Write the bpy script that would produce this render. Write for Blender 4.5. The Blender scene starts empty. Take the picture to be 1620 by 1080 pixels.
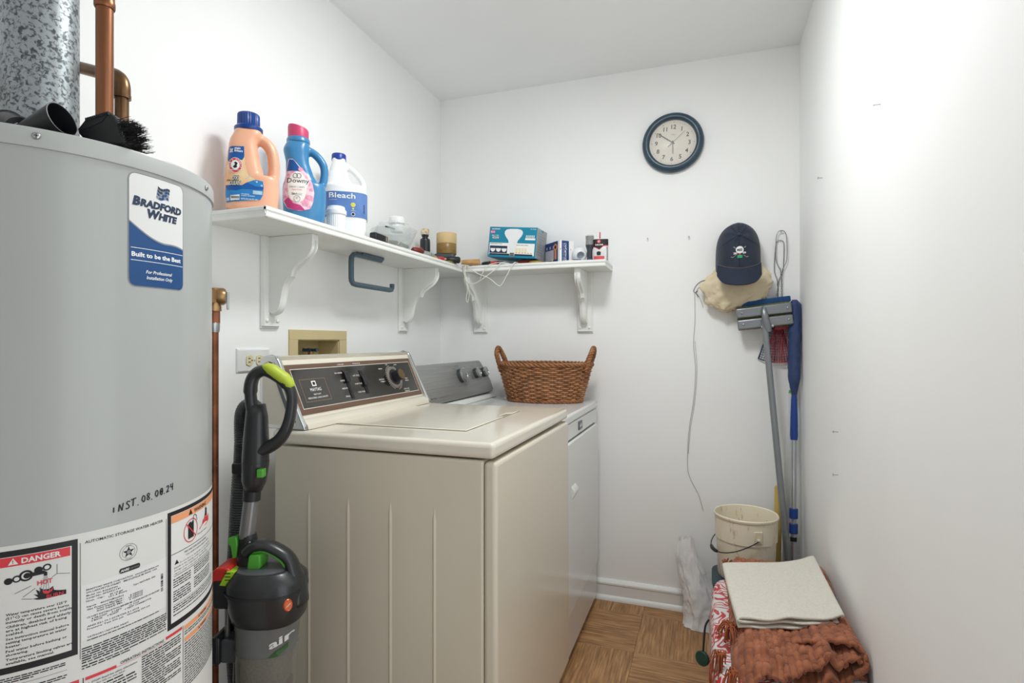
import bpy, bmesh, math, random
from mathutils import Vector, Matrix, noise
from mathutils.geometry import tessellate_polygon
random.seed(7)
SC = bpy.context.scene
COL = SC.collection
PI = math.pi
# ------------------------------------------------------------------ camera
cam_d = bpy.data.cameras.new('camera')
cam = bpy.data.objects.new('camera', cam_d); COL.objects.link(cam)
YAW = math.atan(307 / 879.0)
cam.location = (0, 0, 1.2)
cam.rotation_euler = (PI / 2, 0, YAW)
cam_d.sensor_width = 36.0
cam_d.lens = 36.0 * 879.0 / 1620.0
cam_d.clip_start = 0.02
SC.camera = cam
# ------------------------------------------------------------------ world, light, exposure
wd = bpy.data.worlds.new('world'); SC.world = wd; wd.use_nodes = True
wd.node_tree.nodes['Background'].inputs[0].default_value = (0.93, 0.96, 1.0, 1)
wd.node_tree.nodes['Background'].inputs[1].default_value = 0.6
# daylight of the next room: through the doorway behind the camera; the right doorway and its light are added as fill
def door_light(name, loc, rot, w, h, e):
    ld = bpy.data.lights.new(name, 'AREA'); ld.shape = 'RECTANGLE'
    ld.size = w; ld.size_y = h; ld.energy = e; ld.color = (0.93, 0.97, 1.0)
    lo = bpy.data.objects.new(name, ld); COL.objects.link(lo)
    lo.location = loc; lo.rotation_euler = rot
DOOR_BACK, FILL_RIGHT = 1.0, 7.2
door_light('rear_doorway_light', (-0.30, -1.10, 1.05), (PI / 2, 0, 0), 1.0, 2.0, DOOR_BACK)
door_light('right_fill_light', (0.46, 0.40, 1.05), (PI / 2, 0, PI / 2), 0.8, 2.0, FILL_RIGHT)  # added fill that brightens the tank and the washer front
LAMP_POWER = 51.5
SC.view_settings.view_transform = 'Standard'
SC.view_settings.look = 'None'
SC.view_settings.gamma = 1.0
SC.view_settings.use_curve_mapping = False
SC.view_settings.exposure = 0.0
try:
    SC.cycles.use_denoising = True
    SC.cycles.max_bounces = 8
    SC.cycles.diffuse_bounces = 5
    SC.cycles.adaptive_threshold = 0.02
    SC.cycles.sample_clamp_indirect = 6
    SC.cycles.caustics_reflective = False
    SC.cycles.caustics_refractive = False
except Exception:
    pass

# ------------------------------------------------------------------ materials
def lin(h):
    if isinstance(h, str):
        c = [int(h[i:i + 2], 16) / 255 for i in (0, 2, 4)]
    else:
        c = [x / 255 for x in h]
    return tuple((x / 12.92 if x <= 0.04045 else ((x + 0.055) / 1.055) ** 2.4) for x in c) + (1,)

MATS = {}
def mat(name, col, rough=0.5, metal=0.0, var=0.06, vscale=8.0, bump=0.0, bscale=120.0, coat=0.0,
        trans=0.0, ior=1.45, alpha=1.0, col2=None, stretch=None, coords='Object', detail=3.0, lo_=0.35, hi_=0.65, spec=None, sheen=0.0, emit=0.0, bdist=0.001):
    """procedural Principled material: base colour mixed by a noise, optional noise bump"""
    if name in MATS:
        return MATS[name]
    m = bpy.data.materials.new(name); m.use_nodes = True
    nt = m.node_tree; N = nt.nodes; L = nt.links
    p = N['Principled BSDF']
    c1 = lin(col)
    c2 = lin(col2) if col2 else tuple(max(0, x * (1 - var)) for x in c1[:3]) + (1,)
    tc = N.new('ShaderNodeTexCoord')
    mp = N.new('ShaderNodeMapping')
    L.new(tc.outputs[coords], mp.inputs[0])
    if stretch:
        mp.inputs['Scale'].default_value = stretch
    nz = N.new('ShaderNodeTexNoise'); nz.inputs['Scale'].default_value = vscale; nz.inputs['Detail'].default_value = detail
    L.new(mp.outputs[0], nz.inputs['Vector'])
    cr = N.new('ShaderNodeValToRGB')
    cr.color_ramp.elements[0].position = lo_; cr.color_ramp.elements[0].color = c1
    cr.color_ramp.elements[1].position = hi_; cr.color_ramp.elements[1].color = c2
    L.new(nz.outputs['Fac'], cr.inputs[0])
    L.new(cr.outputs[0], p.inputs['Base Color'])
    p.inputs['Roughness'].default_value = rough
    p.inputs['Metallic'].default_value = metal
    p.inputs['IOR'].default_value = ior
    p.inputs['Transmission Weight'].default_value = trans
    p.inputs['Coat Weight'].default_value = coat
    p.inputs['Coat Roughness'].default_value = 0.08
    p.inputs['Alpha'].default_value = alpha
    p.inputs['Sheen Weight'].default_value = sheen
    if spec is not None:
        p.inputs['Specular IOR Level'].default_value = spec
    if emit:
        p.inputs['Emission Color'].default_value = c1
        p.inputs['Emission Strength'].default_value = emit
    if bump:
        nb = N.new('ShaderNodeTexNoise'); nb.inputs['Scale'].default_value = bscale; nb.inputs['Detail'].default_value = 2
        L.new(mp.outputs[0], nb.inputs['Vector'])
        bp = N.new('ShaderNodeBump'); bp.inputs['Strength'].default_value = bump; bp.inputs['Distance'].default_value = bdist
        L.new(nb.outputs['Fac'], bp.inputs['Height'])
        L.new(bp.outputs[0], p.inputs['Normal'])
    MATS[name] = m
    return m

# ------------------------------------------------------------------ mesh helpers
def catmull(pts, sub=6, closed=False):
    P = [Vector(p) for p in pts]; n = len(P); out = []
    rng = range(n if closed else n - 1)
    for i in rng:
        if closed:
            p0, p1, p2, p3 = P[(i - 1) % n], P[i], P[(i + 1) % n], P[(i + 2) % n]
        else:
            p1, p2 = P[i], P[i + 1]
            p0 = P[i - 1] if i > 0 else p1 * 2 - p2
            p3 = P[i + 2] if i + 2 < n else p2 * 2 - p1
        for k in range(sub):
            t = k / sub
            out.append(0.5 * ((2 * p1) + (p2 - p0) * t + (2 * p0 - 5 * p1 + 4 * p2 - p3) * t * t + (3 * p1 - p0 - 3 * p2 + p3) * t ** 3))
    if not closed:
        out.append(P[-1])
    return out

class G:
    """collects geometry for ONE mesh object"""
    def __init__(s, M=None):
        s.v = []; s.f = []; s.mi = []; s.M = M
    def add(s, vs, fs, m=0, M=None):
        o = len(s.v)
        MM = M if M is not None else s.M
        s.v += [tuple(MM @ Vector(p)) if MM is not None else tuple(p) for p in vs]
        s.f += [tuple(i + o for i in f) for f in fs]
        s.mi += [m] * len(fs)
        return s
    def box(s, x0, x1, y0, y1, z0, z1, m=0, M=None):
        vs = [(x, y, z) for x in (x0, x1) for y in (y0, y1) for z in (z0, z1)]
        fs = [(0, 1, 3, 2), (4, 6, 7, 5), (0, 4, 5, 1), (2, 3, 7, 6), (0, 2, 6, 4), (1, 5, 7, 3)]
        return s.add(vs, fs, m, M)
    def lathe(s, prof, n=32, c=(0, 0, 0), sx=1, sy=1, m=0, M=None, capb=True, capt=True, a0=0):
        vs = []; fs = []
        k = len(prof)
        for (r, z) in prof:
            for i in range(n):
                a = a0 + 2 * PI * i / n
                vs.append((c[0] + r * sx * math.cos(a), c[1] + r * sy * math.sin(a), c[2] + z))
        for j in range(k - 1):
            for i in range(n):
                i2 = (i + 1) % n
                fs.append((j * n + i, j * n + i2, (j + 1) * n + i2, (j + 1) * n + i))
        if capb: fs.append(tuple(reversed(range(n))))
        if capt: fs.append(tuple(range((k - 1) * n, k * n)))
        return s.add(vs, fs, m, M)
    def loft(s, rings, m=0, M=None, cap=True):
        n = len(rings[0]); vs = [p for r in rings for p in r]; fs = []
        for j in range(len(rings) - 1):
            for i in range(n):
                i2 = (i + 1) % n
                fs.append((j * n + i, j * n + i2, (j + 1) * n + i2, (j + 1) * n + i))
        if cap:
            fs.append(tuple(reversed(range(n)))); fs.append(tuple(range((len(rings) - 1) * n, len(rings) * n)))
        return s.add(vs, fs, m, M)
    def tube(s, path, r, n=8, closed=False, m=0, M=None, flat=1.0, up=None):
        P = [Vector(p) for p in path]; k = len(P)
        R = r if isinstance(r, (list, tuple)) else [r] * k
        tang = []
        for i in range(k):
            a = P[(i - 1) % k] if (closed or i > 0) else P[i]
            b = P[(i + 1) % k] if (closed or i < k - 1) else P[i]
            t = b - a
            tang.append(t.normalized() if t.length > 1e-9 else Vector((0, 0, 1)))
        t0 = tang[0]
        ref = Vector(up) if up else (Vector((0, 0, 1)) if abs(t0.z) < 0.9 else Vector((1, 0, 0)))
        nrm = (ref - t0 * ref.dot(t0)).normalized()
        rings = []
        for i in range(k):
            t = tang[i]
            nrm = (nrm - t * nrm.dot(t))
            nrm = nrm.normalized() if nrm.length > 1e-6 else t.orthogonal().normalized()
            bn = t.cross(nrm)
            rings.append([P[i] + (nrm * math.cos(2 * PI * q / n) * flat + bn * math.sin(2 * PI * q / n)) * R[i] for q in range(n)])
        if closed:
            vs = [p for q in rings for p in q]; fs = []
            for j in range(k):
                j2 = (j + 1) % k
                for i in range(n):
                    i2 = (i + 1) % n
                    fs.append((j * n + i, j * n + i2, j2 * n + i2, j2 * n + i))
            return s.add(vs, fs, m, M)
        return s.loft(rings, m, M)
    def prism(s, poly, h0, h1, f, m=0, M=None):
        """poly: 2-D outline; f(a, b, h) -> xyz"""
        n = len(poly)
        vs = [f(a, b, h0) for a, b in poly] + [f(a, b, h1) for a, b in poly]
        fs = [tuple(reversed(range(n))), tuple(range(n, 2 * n))]
        fs += [(i, (i + 1) % n, n + (i + 1) % n, n + i) for i in range(n)]
        return s.add(vs, fs, m, M)
    def grid(s, nu, nv, f, m=0, M=None):
        vs = [f(i / nu, j / nv) for j in range(nv + 1) for i in range(nu + 1)]
        fs = [(j * (nu + 1) + i, j * (nu + 1) + i + 1, (j + 1) * (nu + 1) + i + 1, (j + 1) * (nu + 1) + i) for j in range(nv) for i in range(nu)]
        return s.add(vs, fs, m, M)
    def obj(s, name, mats, parent=None, smooth=None, bevel=0.0, seg=2, loc=None, rot=None, solid=0.0, sub=0, fix=True):
        me = bpy.data.meshes.new(name)
        me.from_pydata(s.v, [], s.f)
        mats = mats if isinstance(mats, (list, tuple)) else [mats]
        for mm in mats: me.materials.append(mm)
        me.polygons.foreach_set('material_index', s.mi)
        if fix:
            b = bmesh.new(); b.from_mesh(me); bmesh.ops.recalc_face_normals(b, faces=b.faces); b.to_mesh(me); b.free()
        if smooth:
            me.polygons.foreach_set('use_smooth', [True] * len(me.polygons))
            if smooth is not True:
                me.set_sharp_from_angle(angle=math.radians(smooth))
        me.update()
        o = bpy.data.objects.new(name, me); COL.objects.link(o)
        if parent: o.parent = parent
        if loc: o.location = loc
        if rot: o.rotation_euler = rot
        if solid:
            md = o.modifiers.new('solid', 'SOLIDIFY'); md.thickness = solid; md.offset = 0
        if bevel:
            md = o.modifiers.new('bevel', 'BEVEL'); md.width = bevel; md.segments = seg; md.limit_method = 'ANGLE'; md.angle_limit = math.radians(40)
            md.harden_normals = False
            if smooth is None:
                me.polygons.foreach_set('use_smooth', [True] * len(me.polygons)); me.set_sharp_from_angle(angle=math.radians(35))
        if sub:
            md = o.modifiers.new('sub', 'SUBSURF'); md.levels = sub; md.render_levels = sub
        return o

def tag(o, label=None, cat=None, group=None, kind=None):
    if label: o['label'] = label
    if cat: o['category'] = cat
    if group: o['group'] = group
    if kind: o['kind'] = kind
    return o
def thing(name, label, cat, loc=(0, 0, 0), rz=0.0, group=None):
    o = bpy.data.objects.new(name, None); COL.objects.link(o)
    o.empty_display_size = 0.05
    o.location = loc; o.rotation_euler = (0, 0, rz)
    return tag(o, label, cat, group)
def copy_tree(o, parent=None):
    c = o.copy(); COL.objects.link(c)
    if parent: c.parent = parent
    for ch in list(o.children):
        copy_tree(ch, c)
    return c

_TXT = {}
def text2d(txt, bold=0.0, shear=0.0, res=2):
    """outline-filled lettering as 2-D triangles, cap height scaled to 1, left edge at 0; returns (verts, faces, width)"""
    key = (txt, bold, shear, res)
    if key in _TXT: return _TXT[key]
    cu = bpy.data.curves.new('lettering', 'FONT'); cu.body = txt; cu.size = 1.0
    cu.resolution_u = res; cu.offset = bold; cu.shear = shear; cu.fill_mode = 'FRONT'
    o = bpy.data.objects.new('lettering_tmp', cu); COL.objects.link(o)
    dg = bpy.context.evaluated_depsgraph_get()
    me = bpy.data.meshes.new_from_object(o.evaluated_get(dg))
    cap = 0.729
    vs = [(v.co.x / cap, v.co.y / cap) for v in me.vertices]
    fs = [tuple(p.vertices) for p in me.polygons]
    bpy.data.objects.remove(o); bpy.data.curves.remove(cu); bpy.data.meshes.remove(me)
    if vs:
        x0 = min(v[0] for v in vs); x1 = max(v[0] for v in vs)
        vs = [(a - x0, b) for a, b in vs]
        r = (vs, fs, x1 - x0)
    else:
        r = ([], [], 0)
    _TXT[key] = r
    return r
def put_text(g, txt, f, x, y, h, width=None, align='l', m=0, bold=0.0, shear=0.0, slope=0.0, res=2):
    """f(a, b) -> xyz; (x, y) baseline start; h cap height; width squeezes to that length"""
    vs, fs, w = text2d(txt, bold, shear, res)
    if not vs: return
    kx = h if width is None else width / w
    W = w * kx
    ox = x - (W if align == 'r' else W / 2 if align == 'c' else 0)
    g.add([f(ox + a * kx, y + b * h + slope * a * kx) for a, b in vs], fs, m)

# shared materials
m_white_trim = mat('white_paint_trim', 'e9ebe8', 0.42, var=0.03, vscale=6)
m_black = mat('black_plastic', '232427', 0.42, var=0.15, vscale=30)
m_ink = mat('black_print', '1d1d20', 0.5, var=0.1)
m_steel = mat('steel_screw', 'b8babb', 0.3, 1.0, var=0.1)
m_print_white = mat('white_print', 'f2f2ef', 0.5, var=0.02)
m_red = mat('red_print', 'd63a44', 0.45, var=0.05)
# ================================================================== THE ROOM
XL, XR, YB, YF, ZC = -1.301, 0.371, 2.60, -1.05, 2.446
def wall_mat(name, col):
    return mat(name, col, 0.62, var=0.025, vscale=2.2, bump=0.12, bscale=260, bdist=0.0006, coords='Object')
m_wall = wall_mat('wall_paint', 'f4f5f4')
m_ceil = mat('ceiling_paint', 'f5f6f6', 0.6, var=0.03, vscale=1.5, bump=0.1, bscale=200)
def struct(g, name, m, **k):
    o = g.obj(name, m, **k); o['kind'] = 'structure'; return o
# floor: sub-floor slab with 12-inch wood-look tiles laid in alternating directions
m_sub = mat('floor_joint', '4a3a2b', 0.7, var=0.2)
fl = struct(G().box(XL - .1, XR + .1, YF - .1, YB + .1, -0.06, -0.0025), 'floor', m_sub)
def wood_tile(name, along):
    m = bpy.data.materials.new(name); m.use_nodes = True
    nt = m.node_tree; N = nt.nodes; L = nt.links; p = N['Principled BSDF']
    tc = N.new('ShaderNodeTexCoord'); oi = N.new('ShaderNodeObjectInfo')
    ad = N.new('ShaderNodeVectorMath'); ad.operation = 'ADD'
    cx = N.new('ShaderNodeVectorMath'); cx.operation = 'SCALE'
    comb = N.new('ShaderNodeCombineXYZ')
    for i in range(3): L.new(oi.outputs['Random'], comb.inputs[i])
    L.new(comb.outputs[0], cx.inputs[0]); cx.inputs['Scale'].default_value = 37.0
    L.new(tc.outputs['Object'], ad.inputs[0]); L.new(cx.outputs[0], ad.inputs[1])
    mp = N.new('ShaderNodeMapping'); mp.inputs['Scale'].default_value = (2.2, 34, 1) if along == 'x' else (34, 2.2, 1)
    L.new(ad.outputs[0], mp.inputs[0])
    nz = N.new('ShaderNodeTexNoise'); nz.inputs['Scale'].default_value = 4.0; nz.inputs['Detail'].default_value = 6; nz.inputs['Distortion'].default_value = 0.35
    L.new(mp.outputs[0], nz.inputs[0])
    cr = N.new('ShaderNodeValToRGB'); e = cr.color_ramp.elements
    e[0].position = .30; e[0].color = lin('86623f'); e[1].position = .70; e[1].color = lin('c69a6b')
    x = cr.color_ramp.elements.new(.5); x.color = lin('a87d52')
    L.new(nz.outputs['Fac'], cr.inputs[0])
    n2 = N.new('ShaderNodeTexNoise'); n2.inputs['Scale'].default_value = 3.0; L.new(ad.outputs[0], n2.inputs[0])
    mx = N.new('ShaderNodeMixRGB'); mx.blend_type = 'MULTIPLY'; mx.inputs[0].default_value = 0.35
    L.new(cr.outputs[0], mx.inputs[1]); L.new(n2.outputs['Fac'], mx.inputs[2])
    hs = N.new('ShaderNodeHueSaturation'); hs.inputs['Value'].default_value = 1.12
    L.new(mx.outputs[0], hs.inputs['Color']); L.new(hs.outputs[0], p.inputs['Base Color'])
    p.inputs['Roughness'].default_value = 0.48
    bp = N.new('ShaderNodeBump'); bp.inputs['Strength'].default_value = 0.12; bp.inputs['Distance'].default_value = 0.001
    L.new(nz.outputs['Fac'], bp.inputs['Height']); L.new(bp.outputs[0], p.inputs['Normal'])
    return m
mx_, my_ = wood_tile('wood_tile_along_x', 'x'), wood_tile('wood_tile_along_y', 'y')
T0 = 0.3048
tile_mesh = {}
for key, mm in (('x', mx_), ('y', my_)):
    g = G(); h = T0 / 2 - 0.0004; c = 0.0007
    prof = [(h, -0.003), (h, -0.0006), (h - c, 0.0)]
    rings = [[(sx * q, sy * q, z) for sx, sy in ((-1, -1), (1, -1), (1, 1), (-1, 1))] for q, z in prof]
    g.loft(rings)
    o = g.obj('tile', mm, parent=fl)
    tile_mesh[key] = o
X0t, Y0t = -0.263, 2.487
first = {'x': True, 'y': True}
for i in range(-4, 4):
    for j in range(-13, 2):
        cx, cy = X0t + (i + .5) * T0, Y0t + (j - .5) * T0
        if cx < XL - T0 / 2 or cx > XR + T0 / 2 or cy < YF - T0 / 2: continue
        if cy > YB + T0 / 2: continue
        key = 'x' if (i + j) % 2 else 'y'
        if first[key]:
            o = tile_mesh[key]; first[key] = False
        else:
            o = tile_mesh[key].copy(); COL.objects.link(o)
        o.location = (cx, cy, 0)
# walls
OB = (1.527, 1.752, 1.035, 1.206)      # opening of the recessed washer box in the left wall
g = G()
g.box(XL - .1, XL, YF - .1, OB[0], 0, ZC); g.box(XL - .1, XL, OB[1], YB + .1, 0, ZC)
g.box(XL - .1, XL, OB[0], OB[1], 0, OB[2]); g.box(XL - .1, XL, OB[0], OB[1], OB[3], ZC)
struct(g, 'wall_left', m_wall)
struct(G().box(XL, XR, YB, YB + .1, 0, ZC), 'wall_back', m_wall)
g = G(); RD0, RD1 = -0.10, 0.82          # unseen opening added in the right wall to let the fill light in
g.box(XR, XR + .1, YF - .1, RD0, 0, ZC); g.box(XR, XR + .1, RD1, YB + .1, 0, ZC); g.box(XR, XR + .1, RD0, RD1, 2.1, ZC)
struct(g, 'wall_right', m_wall)
g = G(); DX0, DX1 = -0.85, 0.25
g.box(XL, DX0, YF - .1, YF, 0, ZC); g.box(DX1, XR, YF - .1, YF, 0, ZC); g.box(DX0, DX1, YF - .1, YF, 2.1, ZC)
struct(g, 'wall_front', m_wall)
struct(G().box(XL - .1, XR + .1, YF - .1, YB + .1, ZC, ZC + .1), 'ceiling', m_ceil)
# baseboards: stepped profile with a shoe moulding
prof = [(0, 0), (.024, 0), (.024, .008), (.019, .018), (.013, .022), (.013, .068), (.016, .072), (.016, .079), (.011, .087), (.006, .092), (0, .093)]
struct(G().prism(prof, XL, XR, lambda a, b, h: (h, YB - a, b)), 'baseboard_back', m_white_trim, smooth=30)
struct(G().prism(prof, RD1, YB - .024, lambda a, b, h: (XR - a, h, b)), 'baseboard_right', m_white_trim, smooth=30)
struct(G().prism(prof, YF, YB - .024, lambda a, b, h: (XL + a, h, b)), 'baseboard_left', m_white_trim, smooth=30)

# ceiling lamp: flush canopy with a glowing glass bowl, above and in front of the frame
lamp = thing('ceiling_lamp', 'round flush ceiling lamp with a shallow white glass diffuser above the washer', 'lamp', (-0.27, 1.36, ZC))
G().lathe([(.19, 0), (.19, -.014), (.182, -.020), (.10, -.020)], 48).obj('canopy', mat('lamp_canopy', 'dedede', .4), lamp, smooth=40)
prof = [(.180, -.0195), (.178, -.026), (.165, -.031), (.12, -.035), (.06, -.037), (.003, -.0375)]
mg = bpy.data.materials.new('lamp_glass'); mg.use_nodes = True
p = mg.node_tree.nodes['Principled BSDF']
nzn = mg.node_tree.nodes.new('ShaderNodeTexNoise'); nzn.inputs['Scale'].default_value = 2
crn = mg.node_tree.nodes.new('ShaderNodeValToRGB'); crn.color_ramp.elements[0].color = (.985, .995, 1, 1); crn.color_ramp.elements[1].color = (.98, 1, .995, 1)
mg.node_tree.links.new(nzn.outputs['Fac'], crn.inputs[0]); mg.node_tree.links.new(crn.outputs[0], p.inputs['Emission Color'])
p.inputs['Emission Strength'].default_value = LAMP_POWER
p.inputs['Base Color'].default_value = (.9, .9, .88, 1)
G().lathe(prof, 40, capb=False).obj('glass_diffuser', mg, lamp, smooth=True)

# ================================================================== WATER HEATER
WX, WY, WR = -1.019, 0.605, 0.24
wh = thing('water_heater', 'tall grey cylindrical storage water heater with white safety labels', 'water heater', (WX, WY, 0))
m_tank = mat('tank_enamel', 'aaaeab', 0.33, var=0.03, vscale=3, coat=0.25, bump=0.02, bscale=300)
m_tank_lid = mat('tank_lid_enamel', 'b0b4b1', 0.36, var=0.03, vscale=3, coat=0.2)
G().lathe([(WR, .09), (WR, 1.452)], 96).obj('jacket', m_tank, wh, smooth=40)
G().lathe([(.235, .03), (.236, .09)], 64).obj('base_ring', mat('tank_base', '3b3d3d', .6), wh, smooth=40)
for k in range(3):
    a = k * 2 * PI / 3 + .4
    G().lathe([(.018, 0), (.018, .032)], 12, c=(.2 * math.cos(a), .2 * math.sin(a), 0)).obj('leg', mat('tank_base', '3b3d3d'), wh, smooth=40)
G().lathe([(WR + .0005, 1.4505), (WR + .0028, 1.4505), (WR + .003, 1.4525), (WR + .0028, 1.4725), (WR + .0015, 1.4755), (WR - .002, 1.4765), (WR - .006, 1.476), (.05, 1.476)], 96).obj('top_lid', m_tank_lid, wh, smooth=40)
def screw_on(parent, pos, nrm, r=.0045, mtl=None):
    z = Vector(nrm).normalized(); M = Matrix.Translation(pos) @ z.to_track_quat('Z', 'Y').to_matrix().to_4x4()
    g = G(M); g.lathe([(r, 0), (r, r * .25), (r * .8, r * .5), (r * .45, r * .62)], 14)
    g.box(-r * .55, r * .55, -r * .1, r * .1, r * .6, r * .66, m=1); g.box(-r * .1, r * .1, -r * .55, r * .55, r * .6, r * .66, m=1)
    return g.obj('screw', [mtl or m_steel, m_ink], parent, smooth=40)
for th, z in ((-32.7, 1.4645), (29.6, 1.4625), (75, 1.4635), (-95, 1.4635)):
    a = math.radians(th)
    screw_on(wh, ((WR + .003) * math.cos(a), (WR + .003) * math.sin(a), z), (math.cos(a), math.sin(a), 0))

def cy(layer):
    R = WR + .0003 + .00022 * layer
    return lambda s, z: (R * math.cos(s / WR), R * math.sin(s / WR), z)
def strip(g, s0, s1, lo, hi, layer, m=0, step=.004):
    """patch between curves lo(s) and hi(s) laid on the jacket"""
    n = max(1, int(abs(s1 - s0) / step)); f = cy(layer)
    L_ = lo if callable(lo) else (lambda s: lo); H_ = hi if callable(hi) else (lambda s: hi)
    vs = []; fs = []
    for i in range(n + 1):
        s = s0 + (s1 - s0) * i / n
        vs += [f(s, L_(s)), f(s, H_(s))]
    fs = [(2 * i, 2 * i + 2, 2 * i + 3, 2 * i + 1) for i in range(n)]
    g.add(vs, fs, m)
def rr(s0, s1, z0, z1, r):
    def off(s):
        d = min(s - s0, s1 - s)
        return 0 if d >= r else r - math.sqrt(max(0, r * r - (r - d) ** 2))
    return (lambda s: z0 + off(s)), (lambda s: z1 - off(s))
def dpoly(g, pts, layer, m=0):
    f = cy(layer); n = len(pts)
    vs = [f(a, b) for a, b in pts]
    fs = [tuple(t) for t in tessellate_polygon([[Vector((a, b, 0)) for a, b in pts]])]
    g.add(vs, fs, m)
def disc(g, s, z, r, layer, m=0, r0=0.0, n=24):
    f = cy(layer)
    if r0 <= 0:
        g.add([f(s, z)] + [f(s + r * math.cos(2 * PI * i / n), z + r * math.sin(2 * PI * i / n)) for i in range(n)], [(0, 1 + i, 1 + (i + 1) % n) for i in range(n)], m)
    else:
        vs = []
        for i in range(n):
            c, q = math.cos(2 * PI * i / n), math.sin(2 * PI * i / n)
            vs += [f(s + r * c, z + r * q), f(s + r0 * c, z + r0 * q)]
        g.add(vs, [(2 * i, 2 * ((i + 1) % n), 2 * ((i + 1) % n) + 1, 2 * i + 1) for i in range(n)], m)
def bar(g, s0, z0, s1, z1, w, layer, m=0):
    d = Vector((s1 - s0, z1 - z0)); q = Vector((-d.y, d.x)).normalized() * w / 2
    n = max(1, int(d.length / .006)); f = cy(layer); vs = []
    for i in range(n + 1):
        a = s0 + d.x * i / n; b = z0 + d.y * i / n
        vs += [f(a - q.x, b - q.y), f(a + q.x, b + q.y)]
    g.add(vs, [(2 * i, 2 * i + 2, 2 * i + 3, 2 * i + 1) for i in range(n)], m)
m_navy_p = mat('navy_print', '22344f', .45, var=.05)
m_blue_p = mat('blue_print', '174c84', .4, var=.12, vscale=12)
m_grey_p = mat('grey_print', '8b8f94', .45, var=.05)
m_label = mat('label_vinyl', 'd9dad6', .42, var=.015, vscale=5)
m_label2 = mat('label_vinyl_white', 'dfe0de', .4, var=.015, vscale=5)
m_orange_p = mat('orange_print', 'e8a071', .45, var=.05)
# --- brand sticker
b0, b1, bz0, bz1 = -.0356, .0580, 1.2795, 1.4455
g = G(); lo, hi = rr(b0, b1, bz0, bz1, .011); strip(g, b0, b1, lo, hi, 0, 0, .0012)
stk = g.obj('brand_sticker', m_grey_p, wh, fix=False); stk['label'] = 'white and blue brand sticker with rounded corners'
g = G(); i0, i1 = b0 + .0016, b1 - .0016
lo, hi = rr(i0, i1, bz0 + .0016, bz1 - .0016, .0095); strip(g, i0, i1, lo, hi, 1, 0, .0012)
g.obj('sticker_face', m_label2, stk, fix=False)
def wave(s):
    t = (s - b0) / (b1 - b0)
    return bz1 - (.0705 + .027 * math.sin(min(1, t / .62) * PI / 2) - (.0006 * math.sin(max(0, (t - .62) / .38) * PI) if t > .62 else 0) + (.0040 * ((t - .62) / .38) ** 3 if t > .62 else 0))
g = G(); strip(g, i0, i1, lambda s: wave(s) - .0012, lambda s: wave(s) + .0010, 3, 1, .0012)
strip(g, i0, i1, lo, wave, 2, 0, .0012)
for dz in (.1095, .1275): strip(g, i0 + .002, i1 - .001, bz1 - dz - .0004, bz1 - dz + .0004, 3, 2)
put_text(g, 'Built to be the Best', cy(3), i0 + .003, bz1 - .1218, .0066, .0820, m=2, bold=.03)
put_text(g, 'For Professional', cy(3), .0115, bz1 - .1452, .0050, .044, 'c', m=2, bold=.012, shear=.25)
put_text(g, 'Installation Only', cy(3), .0125, bz1 - .1535, .0050, .044, 'c', m=2, bold=.012, shear=.25)
g.obj('blue_wave_print', [m_blue_p, m_grey_p, m_print_white], stk, fix=False)
g = G()
put_text(g, 'B', cy(3), -.0300, 1.3985, .0128, m=0, bold=.06, shear=.2)
put_text(g, 'RADFORD', cy(3), -.0192, 1.3985, .0104, .0715, m=0, bold=.06, shear=.2)
put_text(g, 'W', cy(3), -.0085, 1.3835, .0125, m=0, bold=.06, shear=.2)
put_text(g, 'HITE', cy(3), .0092, 1.3835, .0102, .0345, m=0, bold=.06, shear=.2)
g.obj('brand_lettering', m_navy_p, stk, fix=False)
g = G()   # waving flag emblem over the name
for r in range(4):
    for c in range(5):
        x0 = .0085 + c * .0042 - r * .0008
        zt = 1.4335 - r * .0046 - .0022 * math.sin(c / 4 * PI * 1.4) + c * -.0004
        zt2 = 1.4335 - r * .0046 - .0022 * math.sin((c + 1) / 4 * PI * 1.4) + (c + 1) * -.0004
        dpoly(g, [(x0, zt), (x0, zt - .0040), (x0 + .0039, zt2 - .0040), (x0 + .0039, zt2)], 3, 0 if r < 1 or c < 2 and r < 2 else 1 if (c + r) % 3 else 2)
g.obj('flag_emblem', [m_navy_p, m_blue_p, m_grey_p], stk, fix=False)
# --- handwriting in black marker
g = G(); f = cy(1)
def hand(strokes, x, z, k, sl=.0):
    for st in strokes:
        pts = catmull([(a, b, 0) for a, b in st], 4) if len(st) > 2 else [Vector((a, b, 0)) for a, b in st]
        for q in range(len(pts) - 1):
            a, b = pts[q], pts[q + 1]
            bar(g, x + a.x * k, z + a.y * k, x + b.x * k, z + b.y * k, .0016, 1)
H = .0098
glyph = {'I': [[(.2, 0), (.22, .8)]], 'N': [[(.0, 0), (.1, 1)], [(.1, 1), (.45, .05)], [(.45, .05), (.6, 1.1)]],
         'S': [[(.6, .95), (.3, 1.05), (.15, .8), (.4, .5), (.5, .2), (.25, 0), (.0, .1)]], 'T': [[(.3, 0), (.35, 1)], [(.0, .95), (.75, 1.1)]],
         '.': [[(.0, .02), (.14, .05)]], '0': [[(.3, 0), (.05, .4), (.25, .95), (.5, .7), (.45, .15), (.3, 0)]],
         '8': [[(.3, .5), (.1, .75), (.35, 1.0), (.5, .75), (.3, .5), (.1, .2), (.3, 0), (.5, .2), (.3, .5)]],
         '2': [[(.05, .75), (.25, 1.0), (.45, .75), (.1, .1), (.0, .0), (.5, .12)]], '4': [[(.1, 1), (.05, .5), (.5, .55)], [(.45, 1.05), (.4, -.05)]]}
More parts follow.
